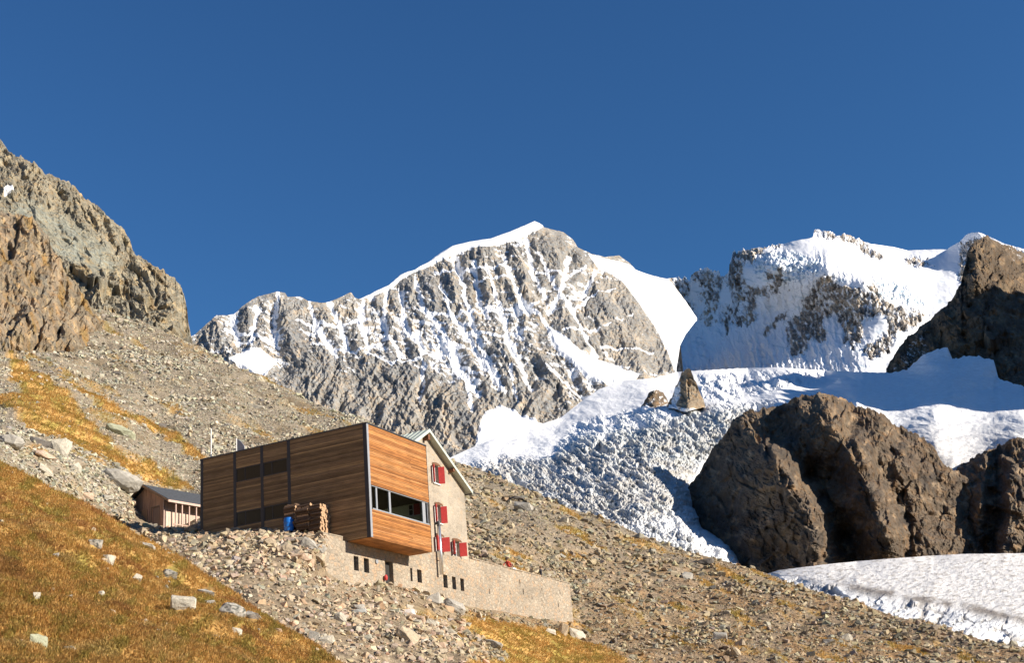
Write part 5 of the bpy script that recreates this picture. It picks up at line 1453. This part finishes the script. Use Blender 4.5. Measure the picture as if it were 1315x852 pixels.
# ------------------------------------------------------------------ old stone house
house = empty('stone_house', hut_base, HUT_YAW, 'old stone gable house with red shutters behind the timber box', 'building')
UF = -2.05
APX, APZ, SL = 12.3, 2.32, 0.585
OPN = [(13.40, 14.42, -1.80, -.20), (13.40, 14.42, -5.16, -3.60), (13.25, 14.27, -7.58, -6.24), (16.08, 17.33, -7.58, -6.28)]
top1 = ((SL, 1.0), Z(APZ) + SL * APX - .02)          # right slope: z + SL*v <= ...
top2 = ((-SL, 1.0), Z(APZ) - SL * APX - .02)
hz = [(a, b, Z(c), Z(d)) for a, b, c, d in OPN]
g = wall_mb(8.845, 18.9, Z(-7.66), Z(APZ + .2), hz, UF, .5, (top1, top2))
g.box((-12.5, 18.4, Z(-9)), (UF - .5, 18.9, Z(-1.62)))
wall_mb(8.845, 18.4, Z(-9), Z(APZ + .2), [], -12.0, .5, (top1, top2), mb=g)
g.build('wall', M_HOUSE, house)
rf = MB()
for sgn, vend in ((1, 19.35), (-1, 8.86)):
    ze = APZ - SL * abs(vend - APX)
    pr = [(-1.5, APX, Z(APZ)), (-1.5, vend, Z(ze)), (-1.5, vend, Z(ze) + .16), (-1.5, APX, Z(APZ) + .16)]
    rf.prism(pr, np.array([-11.4, 0, 0]))
    k = 0
    for uu in np.arange(-2.0, -12.8, -.55):
        q0, q1 = np.array((uu, APX, Z(APZ) + .16)), np.array((uu, vend, Z(ze) + .16))
        rf.prism([q0, q1, q1 + (0, 0, .05), q0 + (0, 0, .05)], np.array([.04, 0, 0]))
rfo = rf.build('roof', M_ROOF, house)
fb = MB()
for vend in (19.38, 8.86):
    ze = APZ - SL * abs(vend - APX)
    fb.prism([(-1.497, APX, Z(APZ) - .10), (-1.497, vend, Z(ze) - .10), (-1.497, vend, Z(ze) + .19), (-1.497, APX, Z(APZ) + .19)], np.array([.05, 0, 0]))
fb.build('fascia', M_ROOF, rfo)
MB().box((-2.0, APX - .22, Z(APZ - .75)), (-1.52, APX + .10, Z(APZ - .30)), (.2, .09, .05)).build('ridge_beam', M_WOOD_DARK, rfo)
pu = MB().box((-2.0, 16.2, Z(-.42)), (-1.55, 16.45, Z(-.16)), (.2, .09, .05)); pu.build('purlin', M_WOOD_DARK, rfo)
gt = MB(); gt.tube((-1.6, 19.48, Z(-1.80)), (-12.6, 19.48, Z(-1.80)), .08); gt.tube((-1.62, 19.40, Z(-1.78)), (-1.55, 20.9, Z(-1.62)), .035)
gt.build('gutter', M_DARKSTEEL, rfo)
for k, (a, b, c, d) in enumerate(OPN):
    fr = MB(); uu = UF - .36
    mid = (a + b) / 2
    for q in ((a, c, a + .10, d), (b - .10, c, b, d), (a + .1, c, b - .1, c + .1), (a + .1, d - .1, b - .1, d), (mid - .05, c + .1, mid + .05, d - .1)): fr.box((uu, q[0], Z(q[1])), (uu + .08, q[2], Z(q[3])))
    for zz in (c + (d - c) * .38, c + (d - c) * .66): fr.box((uu + .01, a + .1, Z(zz)), (uu + .07, mid - .05, Z(zz) + .05)); fr.box((uu + .01, mid + .05, Z(zz)), (uu + .07, b - .1, Z(zz) + .05))
    w_ = fr.build('window', M_WHITE, house)
    MB().box((uu - .04, a + .05, Z(c) + .05), (uu + .005, b - .05, Z(d) - .05)).build('pane', M_PANE, w_)
    if k < 2: MB().box((UF - .28, a - .04, Z(c) - .09), (UF + .14, b + .06, Z(c) - .003)).build('sill', M_WHITE, w_)
    MB().prism([(UF + .004, a - .05, Z(d) + .01), (UF + .004, b + .45, Z(d) + .01), (UF + .004, b + .30, Z(d) + .16), (UF + .004, (a + b) / 2 + .2, Z(d) + .24), (UF + .004, a + .1, Z(d) + .16)], np.array([.035, 0, 0]), (.17, .09, .05)).build('arch_shade', M_WOOD_DARK, house)  # dark arched board added to stand for the shadow above the opening
    for side in (-1, 1):
        hv = a + .02 if side < 0 else b - .02
        if side < 0 and k == 2: pass
        ang = rad(26 if side > 0 else 42) * side                                      # flared out of the opening, hinged on the frame
        sw_ = (.52, .52, .66, .62)[k] * (1 if side > 0 else .8); dx, dy = math.cos(ang) * sw_, math.sin(ang) * sw_
        h0 = np.array((UF + .02, hv, 0.0)); h1 = h0 + (dx, dy, 0)
        nrm = np.array((-dy, dx, 0)) / sw_ * .045
        p = MB()
        p.prism([h0 + (0, 0, Z(c) + .04), h1 + (0, 0, Z(c) + .04), h1 + (0, 0, Z(d) - .1), h0 + (0, 0, Z(d) - .1)], nrm)
        for zz in (c + .22, d - .32):                             # ledges of the shutter
            p.prism([h0 * .9 + h1 * .1 + nrm * 1.0 + (0, 0, Z(zz)), h0 * .1 + h1 * .9 + nrm * 1.0 + (0, 0, Z(zz)), h0 * .1 + h1 * .9 + nrm * 1.0 + (0, 0, Z(zz) + .1), h0 * .9 + h1 * .1 + nrm * 1.0 + (0, 0, Z(zz) + .1)], nrm * .5)
        p.build('shutter', M_RED, house)
fl = MB(); fl.tube((UF + .36, 13.28, Z(-9.55)), (UF + .36, 13.28, Z(-5.55)), .15, n=14); flo = fl.build('flue_pipe', M_GALV, house, True)
fl = MB(); fl.tube((UF + .36, 13.28, Z(-5.55)), (UF + .36, 13.28, Z(-5.15)), .17, n=14, r2=.10); fl.tube((UF - .02, 13.28, Z(-5.3)), (UF + .36, 13.28, Z(-5.3)), .11, n=12)
fl.build('flue_elbow', M_DARKSTEEL, flo)
for zz in (-6.6, -8.4): MB().box((UF + .003, 13.25, Z(zz)), (UF + .25, 13.31, Z(zz) + .06)).build('bracket', M_DARKSTEEL, flo)

# ------------------------------------------------------------------ terrace / foundation wall
tw = empty('stone_wall', hut_base, HUT_YAW, 'long rubble-stone retaining wall under the hut, with slit windows and a dark doorway', 'wall')
SLIT = [(.77, 1.42, -10.52, -9.46), (2.13, 2.84, -10.52, -9.45), (8.45, 9.15, -10.48, -9.45), (9.90, 10.62, -10.46, -9.43), (14.12, 14.82, -10.45, -9.37), (15.62, 16.28, -10.43, -9.38), (17.05, 17.70, -10.43, -9.39)]
DOOR = (5.10, 6.28, -11.6, -9.28)
PUT = [(28.6, 28.75, -8.75, -8.3), (22.3, 22.42, -10.2, -9.75), (26.4, 26.5, -9.9, -9.5), (29.2, 29.35, -9.6, -9.1), (33.4, 33.5, -8.9, -8.6), (37.6, 37.75, -8.8, -8.4), (33.2, 33.3, -9.9, -9.6), (36.9, 37.05, -10.1, -9.6), (31.0, 31.1, -9.9, -9.55), (24.6, 24.7, -8.6, -8.3)]
TB = -15.0
allh = [(a, b, Z(c), Z(d)) for a, b, c, d in SLIT + [DOOR]]
w0 = wall_mb(-.6, 8.84, Z(TB), Z(-8.54), [h for h in allh if h[0] < 8.4], UF, .45)
wall_mb(8.84, 18.9, Z(TB), Z(-7.665), [h for h in allh if h[0] > 8.4], UF + .004, .45, mb=w0)
nseg = 14; vv = np.linspace(18.9, 40.3, nseg)
wall_mb(18.9, 40.3, Z(TB), Z(-7.50), [(a, b, Z(c), Z(d)) for a, b, c, d in PUT], UF, .55, mb=w0)
wall_mb(-3.1, -.6, Z(TB), Z(-8.33), [], UF + .02, .6, mb=w0)
w0.box((-5.6, -3.1, Z(TB)), (UF - .58, -2.55, Z(-8.36)))
w0.box((-9.5, 39.75, Z(TB)), (UF - .55, 40.3, Z(-7.52)))
w0.build('masonry', M_WALL, tw)
cp = MB(); v = -3.14                                               # loose coping stones on top
while v < 40.2:
    L = prng.uniform(.5, 1.1); zt = -8.33 if v < -.7 else (-99 if v < 18.95 else -7.50)
    if zt > -50: cp.box((UF - .57 + prng.uniform(-.02, .02), v + .01, Z(zt) + .002), (UF + .05 + prng.uniform(-.03, .03), min(v + L, 40.33, -.62 if v < -.7 else 99), Z(zt) + prng.uniform(.06, .13)))
    v += L
cp.build('coping', M_WALL, tw)
MB().box((-9.5, 18.95, Z(-7.95)), (UF - .55, 39.75, Z(-7.60))).build('terrace', M_CONC, tw)
MB().box((-5.6, -2.55, Z(-9.2)), (UF - .58, -.3, Z(-8.45))).build('ledge', M_CONC, tw)
for a, b, c, d in SLIT: MB().box((UF - .34, a + .002, Z(c) + .002), (UF - .30, b - .002, Z(d) - .002)).build('pane', M_PANE, tw)
for a, b, c, d in PUT: MB().box((UF - .34, a + .002, Z(c) + .002), (UF - .30, b - .002, Z(d) - .002)).build('drain_hole', M_DARK, tw)
dr = MB().box((UF - .40, DOOR[0] + .25, Z(DOOR[2])), (UF - .34, DOOR[1] - .003, Z(DOOR[3]) - .02)).build('door', M_DARK, tw)
MB().box((UF - .42, DOOR[0] + .003, Z(DOOR[2])), (UF - .18, DOOR[0] + .24, Z(DOOR[3]) - .35)).build('door_frame', plain('grey-blue door frame', (.22, .27, .31), .6), tw)
lm = MB(); lm.tube((UF, 3.86, Z(-9.55)), (UF + .10, 3.86, Z(-9.55)), .17, n=14); lm.build('wall_lamp', M_STEEL, tw)


def lump(name, loc, r, mat, label, cat, sc=(1, 1, 1)):
    bm = bmesh.new(); bmesh.ops.create_icosphere(bm, subdivisions=2, radius=r)
    for v in bm.verts: v.co = Vector((v.co.x * sc[0], v.co.y * sc[1], v.co.z * sc[2])) * (1 + .12 * mnoise.noise(v.co * 5 / r * .3))
    me = bpy.data.meshes.new(name); bm.to_mesh(me); bm.free()
    o = link(name, me, mat); o.location = loc
    return tag(o, label, cat)


lump('red_fitting', tuple(hut(UF + .18, 4.86, -10.66)), .20, M_RED, 'small bright red object fixed beside the dark doorway in the stone wall', 'red fitting', (.7, .9, 1.15))  # plain rounded red lump for a small unidentified fitting

# ------------------------------------------------------------------ shed
SH_AZ = rad(33.0)
SH_O = np.array([-31.19, 107.57, 25.16])
shed = empty('shed', tuple(SH_O), -SH_AZ, 'small wooden shed with dark shingle roof and porch left of the timber box', 'shed')
# local x: to the right across the gable, local y: along the ridge (away), z up
SHC = [(0.50, 0.30, 0.21), (0.43, 0.265, 0.19), (0.54, 0.33, 0.23), (0.40, 0.26, 0.19)]
LNG = 7.2


def roof_z(x): return 4.30 - .585 * (x + 2.2) if x > -2.2 else 4.30 + .55 * (x + 2.2)


sw = MB(); x = -4.45
while x < 0:
    b = min(x + .21, 0); c = SHC[prng.integers(0, 4)]
    if not (-1.40 < (x + b) / 2 < -.52):
        sw.prism([(x + .006, 0, -1.5), (b - .006, 0, -1.5), (b - .006, 0, roof_z(b) - .12), (x + .006, 0, roof_z(x) - .12)], np.array([0, .05, 0]), c)
        sw.box((b - .03, -.03, -1.5), (b + .012, -.001, roof_z(b) - .14), np.array(c) * .8)
    else: sw.prism([(x + .006, 0, 2.15), (b - .006, 0, 2.15), (b - .006, 0, roof_z(b) - .12), (x + .006, 0, roof_z(x) - .12)], np.array([0, .05, 0]), c)
    x = b
sw.prism([(-4.45, .06, -1.5), (0, .06, -1.5), (0, .06, roof_z(0) - .15), (-2.2, .06, 4.12), (-4.45, .06, roof_z(-4.45) - .15)], np.array([0, .08, 0]), (.06, .045, .035))
y = .0
while y < LNG:
    c = np.array([(0.62, 0.46, 0.37), (0.56, 0.42, 0.34), (0.66, 0.50, 0.40)][prng.integers(0, 3)])
    sw.box((-.06, y + .006, -1.5), (0.012, y + .20, roof_z(0) - .1), c); y += .206
sw.box((-4.45, LNG - .1, -1.5), (-.07, LNG, 2.6), SHC[1]); sw.box((-4.45, .15, -1.5), (-4.35, LNG - .1, 2.6), SHC[0])
sw.build('wall', M_WOOD_SHED, shed)
MB().box((-4.42, -.06, .2), (-2.72, -.034, 2.0), (.2, .21, .2)).build('panel', plain('grey panel', (.20, .205, .19), .8, 0, .2), shed)
MB().box((-2.66, -.075, .45), (-1.92, -.036, 2.16), (.42, .25, .15)).build('hatch', wood_mat('tan hatch', .2, (6, 6, .5)), shed)
d_ = MB().box((-1.40, .02, .2), (-.54, .055, 2.12), (.27, .185, .15)).build('door', M_WOOD_SHED, shed)
fr = MB()
for q in ((-1.50, .1, -1.41, 2.24), (-.52, .1, -.43, 2.24), (-1.41, 2.15, -.52, 2.24)): fr.box((q[0], -.05, q[1]), (q[2], -.003, q[3]), (.25, .18, .13))
fr.build('door_frame', M_WOOD_SHED, d_)
rf = MB()
rows = 16
for (xa, xb) in ((-2.2, 1.2), (-2.2, -5.25)):
    for k in range(rows):
        t0, t1 = k / rows, (k + 1) / rows
        x0, x1 = xa + (xb - xa) * t0, xa + (xb - xa) * t1
        c = (.06, .065, .075)
        rf.prism([(x0, -.45, roof_z(x0) + .02), (x1, -.45, roof_z(x1) + .06), (x1, -.45, roof_z(x1) + .10), (x0, -.45, roof_z(x0) + .07)], np.array([0, LNG + .9, 0]), c)
rfo = rf.build('roof', M_SHEDROOF, shed)
fb = MB()
for xb in (1.2, -5.25):
    fb.prism([(-2.2, -.46, roof_z(-2.2) - .16), (xb, -.46, roof_z(xb) - .16), (xb, -.46, roof_z(xb) + .02), (-2.2, -.46, roof_z(-2.2) + .02)], np.array([0, -.04, 0]), (.30, .19, .12))
fb.build('fascia', M_WOOD_SHED, rfo)
MB().box((1.17, -.46, roof_z(1.2) - .14), (1.215, LNG + .44, roof_z(1.2) + .055), (.60, .43, .35)).build('eave_board', M_WOOD_SHED, rfo)
rt_ = MB()
for k in range(8): rt_.prism([(0.02, .1 + k * .95, roof_z(0) - .16), (1.15, .1 + k * .95, roof_z(1.15) - .13), (1.15, .1 + k * .95, roof_z(1.15) + .0), (0.02, .1 + k * .95, roof_z(0) - .02)], np.array([0, .1, 0]), (.45, .3, .22))
rt_.build('rafters', M_WOOD_SHED, rfo)
for yy in (.45, 1.15, 1.95, 2.75, 4.4, 6.2): MB().box((.98, yy, -1.2), (1.08, yy + .10, roof_z(1.03) - .12), (.56, .40, .33)).build('post', M_WOOD_SHED, shed)
MB().box((1.0, .3, .30), (1.06, 6.4, .40), (.52, .36, .28)).build('rail', M_WOOD_SHED, shed)
MB().box((.02, -.02, -1.2), (.12, .08, roof_z(.07) - .12), (.5, .36, .3)).build('post', M_WOOD_SHED, shed)

# ------------------------------------------------------------------ mast, panel on the roof
mast = empty('mast', tuple(hut(-14.9, .62, .10)), HUT_YAW, 'thin white pole with small instrument head above the dark timber box', 'mast')
MB().tube((0, 0, 0), (0, 0, 2.55), .045).build('pole', M_WHITE, mast)
hd = MB(); hd.tube((0, 0, 2.55), (.05, .1, 2.72), .03, (.1, .1, .1)); hd.tube((-.1, 0, 2.74), (.42, .06, 2.86), .03); hd.tube((-.06, 0, 2.75), (-.06, 0, 3.05), .03)
hdo = hd.build('arm', M_DARKSTEEL, mast)
bm = bmesh.new(); bmesh.ops.create_icosphere(bm, subdivisions=2, radius=.17); me = bpy.data.meshes.new('lamp_head'); bm.to_mesh(me); bm.free()
lh = link('lamp_head', me, plain('cream lamp', (.8, .68, .5), .5), mast); lh.location = (.46, .06, 2.98)
pan = empty('solar_panel', tuple(hut(-12.55, .85, .10)), HUT_YAW, 'small tilted grey panel with a white edge standing on the flat timber roof', 'panel')
MB().prism([(0, 0, .12), (.72, .1, .12), (.62, .12, .62), (.34, .06, 1.05), (0, 0, 1.28)], np.array([.02, .05, 0])).build('plate', plain('grey panel face', (.2, .2, .23), .35), pan)
MB().tube((-.03, 0, 0), (-.03, 0, 1.34), .045).build('edge_pole', M_WHITE, pan)
MB().tube((.5, .12, 0), (.5, .5, .02), .03).box((-.1, -.05, 0), (.75, .5, .03)).build('foot', M_DARKSTEEL, pan)

# ------------------------------------------------------------------ blue barrel
pb = on_grid(HX, HY, HP, 370.5, 687.5)
br_ = empty('barrel', (pb[0], pb[1], pb[2] + .22), 0.4, 'bright blue plastic barrel standing in front of the dark timber wall', 'barrel')
prof = [(0, 0), (.34, 0), (.36, .04), (.365, .30), (.385, .33), (.365, .36), (.37, .62), (.39, .65), (.37, .68), (.365, .93), (.345, .98), (.345, 1.0), (.32, 1.01)]
V, Fc = [], []; ns = 24
for r_, z_ in prof[1:]:
    for k in range(ns): V.append((r_ * math.cos(6.2832 * k / ns), r_ * math.sin(6.2832 * k / ns), z_))
for j in range(len(prof) - 2):
    for k in range(ns): Fc.append((j * ns + k, j * ns + (k + 1) % ns, (j + 1) * ns + (k + 1) % ns, (j + 1) * ns + k))
Fc.append(tuple(range(ns))[::-1])
m_ = MB(); m_.add(V, Fc); M_BLUE = plain('blue plastic', (0.012, 0.14, 0.50), .4, 0, .06, 4, .5); m_.build('body', M_BLUE, br_, True)
MB().tube((0, 0, .965), (0, 0, 1.0), .325, n=24).tube((.15, 0, 1.0), (.15, 0, 1.03), .05).build('lid', M_BLUE, br_)

# ------------------------------------------------------------------ firewood
n_ = NT('log bark'); f_ = n_.noise(n_.coord((1, 1, 1)), 8, 5)
M_BARK = n_.fin(n_.mix(n_.maprange(f_, .3, .7), (.075, .05, .035), (.16, .10, .065)), .95, n_.bump(f_, .03))
n_ = NT('cut log end'); v_ = n_.coord(); f_ = n_.noise(v_, 9, 4)
M_CUT = n_.fin(n_.mix(n_.maprange(f_, .3, .7), (.38, .235, .14), (.50, .33, .20)), .85)
lrng = np.random.default_rng(3)
ltemp = []
for k in range(6):
    ns = 10; r0 = 1.0; V = []
    wob = 1 + lrng.uniform(-.14, .14, ns)
    for e in (-.5, .5):
        for j in range(ns): V.append((e, wob[j] * math.cos(6.2832 * j / ns), wob[j] * math.sin(6.2832 * j / ns)))
    Fc = [tuple(range(ns))[::-1], tuple(range(ns, 2 * ns))] + [(j, (j + 1) % ns, ns + (j + 1) % ns, ns + j) for j in range(ns)]
    me = bpy.data.meshes.new('firewood_log'); me.from_pydata(V, [], Fc)
    me.materials.append(M_BARK); me.materials.append(M_CUT)
    for i_, p in enumerate(me.polygons): p.material_index = 1 if i_ < 2 else 0
    ltemp.append(me)
pl = [on_grid(HX, HY, HP, x, y) for x, y in ((382, 688), (397, 689.5), (412, 690))]
for s, (u0, u1, rows, zb) in enumerate(((-6.75, -5.7, 9, -6.98), (-5.65, -4.5, 10, -7.35), (-4.45, -3.45, 11, -7.75))):
    for r_ in range(rows):
        for c_ in range(5):
            if r_ == rows - 1 and lrng.random() < .3: continue
            o = bpy.data.objects.new('firewood_log', ltemp[lrng.integers(0, 6)]); COL.objects.link(o)
            rr = lrng.uniform(.10, .135)
            cross = (r_ % 3 == 2 and s < 2)
            if cross:
                p = hut(u0 + .10 + c_ * .215, -.62, zb + r_ * .19 + .1); o.rotation_euler = (0, lrng.uniform(-.03, .03), HUT_YAW + math.pi / 2 + lrng.uniform(-.06, .06)); o.scale = (.95, rr, rr)
            else:
                p = hut((u0 + u1) / 2 + lrng.uniform(-.07, .07), -.20 - c_ * .22 - (.1 if r_ % 2 else 0), zb + r_ * .19 + .1 + lrng.uniform(-.015, .015)); o.rotation_euler = (lrng.uniform(0, 6), lrng.uniform(-.04, .04), HUT_YAW + lrng.uniform(-.05, .05)); o.scale = (u1 - u0, rr, rr)
            o.location = tuple(p)
            tag(o, 'split round firewood log in the dark stack against the timber wall', 'log', 'firewood logs stacked against the timber wall')

# ------------------------------------------------------------------ people on the terrace wall


def seg_d(p, a, b):
    a, b = np.array(a), np.array(b); e = b - a
    t = np.clip(((p - a) @ e) / (e @ e + 1e-9), 0, 1)
    return np.linalg.norm(p - a - t[:, None] * e, axis=1)


def figure(name, loc, rz, J, bones, mats, label, hair_mat, face_dir):
    """one continuous skinned body; J joint -> (pos, radius); bones (a, b, material slot)"""
    names = list(J); idx = {k: i for i, k in enumerate(names)}
    me = bpy.data.meshes.new(name)
    me.from_pydata([J[k][0] for k in names], [(idx[a], idx[b]) for a, b, _ in bones], [])
    o = bpy.data.objects.new(name, me); COL.objects.link(o)
    me.attributes.new('skin_probe', 'FLOAT', 'POINT')
    if not me.skin_vertices: bm = bmesh.new(); bm.from_mesh(me); bm.verts.layers.skin.verify(); bm.to_mesh(me); bm.free()
    for k in names:
        s = me.skin_vertices[0].data[idx[k]]; s.radius = (J[k][1], J[k][1] if k not in ('chest', 'belly') else J[k][1] * 1.0); s.use_root = (k == 'pelvis')
    o.modifiers.new('skin', 'SKIN').use_smooth_shade = True
    sb = o.modifiers.new('sub', 'SUBSURF'); sb.levels = 2; sb.render_levels = 2
    dg = bpy.context.evaluated_depsgraph_get(); dg.update()
    m2 = bpy.data.meshes.new_from_object(o.evaluated_get(dg))
    o.modifiers.clear(); o.data = m2; m2.name = name
    m2.materials.clear()
    for m in mats: m2.materials.append(m)
    C_ = np.array([p.center[:] for p in m2.polygons])
    D = np.array([seg_d(C_, J[a][0], J[b][0]) for a, b, _ in bones])
    slot = np.array([s for _, _, s in bones])[D.argmin(0)]
    for p, s in zip(m2.polygons, slot): p.material_index = int(s); p.use_smooth = True
    o.location = loc; o.rotation_euler = (0, 0, rz)
    tag(o, label, 'person')
    h = np.array(J['head'][0]); f = np.array(face_dir, float)
    bm = bmesh.new(); bmesh.ops.create_icosphere(bm, subdivisions=3, radius=.125)
    for v in bm.verts:
        q = np.array(v.co[:])
        v.co = Vector(tuple(h + np.array((0, 0, .035)) - f * .025 + q * np.array((1, 1, 1.02)) * (1 if q @ f < .045 or q[2] > .07 else .80)))
    mh = bpy.data.meshes.new('hair'); bm.to_mesh(mh); bm.free()
    hr = link('hair', mh, hair_mat, o)
    for p in mh.polygons: p.use_smooth = True
    nz = MB(); sd_ = np.cross(f, (0, 0, 1))
    for s in (-1, 1): nz.tube(tuple(h + f * .098 + sd_ * .035 * s + (0, 0, .012)), tuple(h + f * .108 + sd_ * .035 * s + (0, 0, .012)), .012, n=6)
    nz.build('eyes', M_DARK, o)
    return o


M_SKIN = plain('skin', (.50, .30, .21), .6, 0, .05); M_REDJ = plain('red jacket', (.55, .06, .04), .7, 0, .1); M_BLK = plain('black cloth', (.02, .02, .024), .8, 0, .1)
M_MAROON = plain('dark red trousers', (.16, .04, .03), .8, 0, .15); M_HAIRB = plain('brown hair', (.16, .075, .035), .7); M_HAIRD = plain('dark hair', (.05, .03, .02), .7); M_NAVY = plain('dark jacket', (.028, .026, .03), .75, 0, .12)


def limbs(side, hip, knee, ankle, toe, sh, el, wr, hand):
    s = '_l' if side < 0 else '_r'
    return {'hip' + s: (hip, .085), 'knee' + s: (knee, .062), 'ankle' + s: (ankle, .045), 'toe' + s: (toe, .035), 'sh' + s: (sh, .065), 'el' + s: (el, .046), 'wr' + s: (wr, .033), 'hand' + s: (hand, .034), 'tip' + s: (tuple(np.array(hand) + (np.array(hand) - np.array(wr)) * .9), .016)}


def bone_list(cj, ct, cs, cb):
    b = [('pelvis', 'belly', cj), ('belly', 'chest', cj), ('chest', 'neck', cj), ('neck', 'head', cs)]
    for s in ('_l', '_r'):
        b += [('pelvis', 'hip' + s, ct), ('hip' + s, 'knee' + s, ct), ('knee' + s, 'ankle' + s, ct), ('ankle' + s, 'toe' + s, cb), ('chest', 'sh' + s, cj), ('sh' + s, 'el' + s, cj), ('el' + s, 'wr' + s, cj), ('wr' + s, 'hand' + s, cs), ('hand' + s, 'tip' + s, cs)]
    return b


# local frame: +y along the wall to the right, +x out of the wall, z up from the coping
J = {'pelvis': ((0, 0, .12), .12), 'belly': ((0, -.17, .27), .125), 'chest': ((0, -.33, .47), .135), 'neck': ((0, -.40, .66), .055), 'head': ((0, -.40, .80), .105)}
J.update(limbs(1, (.1, .05, .12), (.12, .42, .46), (.13, .72, .09), (.13, .86, .05), (.19, -.34, .56), (.27, -.12, .36), (.18, .12, .38), (.13, .20, .42)))
J.update(limbs(-1, (-.1, .05, .12), (-.12, .50, .50), (-.12, .86, .10), (-.12, 1.0, .06), (-.19, -.34, .56), (-.30, -.50, .32), (-.28, -.56, .08), (-.28, -.50, .04)))
P1 = hut(UF - .25, 27.2, -7.40)
figure('person', tuple(P1), HUT_YAW, J, bone_list(0, 1, 2, 3), [M_REDJ, M_MAROON, M_SKIN, M_BLK], 'person in a red jacket lounging with knees drawn up on the terrace wall', M_HAIRD, (0, 1, 0))
bk = empty('towel', tuple(hut(UF - .02, 27.55, -7.38)), HUT_YAW, 'small white towel hanging over the wall edge by the person in red', 'towel')
MB().box((-.22, -.30, 0), (.10, .32, .04)).box((.102, -.30, -.10), (.135, .32, .03)).build('cloth', M_WHITE, bk)
J = {'pelvis': ((0, 0, .13), .125), 'belly': ((0, 0, .33), .125), 'chest': ((.01, 0, .56), .145), 'neck': ((.01, 0, .74), .058), 'head': ((.0, .02, .88), .108)}
J.update(limbs(1, (-.05, .10, .12), (-.45, .12, .12), (-.50, .12, -.30), (-.62, .12, -.33), (0, .20, .64), (-.06, .27, .38), (-.26, .18, .24), (-.34, .16, .22)))
J.update(limbs(-1, (-.05, -.10, .12), (-.45, -.12, .12), (-.50, -.12, -.30), (-.62, -.12, -.33), (0, -.20, .64), (-.06, -.27, .38), (-.26, -.18, .24), (-.34, -.16, .22)))
P2 = hut(UF - .28, 34.15, -7.40)
figure('person', tuple(P2), HUT_YAW, J, bone_list(0, 1, 2, 3), [M_NAVY, M_BLK, M_SKIN, M_BLK], 'person in dark clothes with brown hair sitting upright on the terrace wall', M_HAIRB, (-.5, .86, 0))

# slope continuing up to the left of the camera, outside the picture
gx, gy = np.meshgrid(np.linspace(-50, -800, 90), np.linspace(-420, 62, 90))
gz = -2 + (-gx - 50) * .60 + (gy + 60) * .06
V = np.stack([gx, gy, gz], -1); V[..., 2] += fbm(V / 40, 4) * 12 + fbm(V / 9, 3) * 2.5
tag(link('hillside', raw_mesh('hillside', V.reshape(-1, 3), grid_faces(90, 90), False, {'albedo': np.tile((.30, .22, .13), (8100, 1)) * (1 + .5 * fbm(V.reshape(-1, 3) / 14, 3))[:, None]}), MAT_HILL), 'brown hillside rising to the left of the viewpoint', 'hillside', kind='structure')
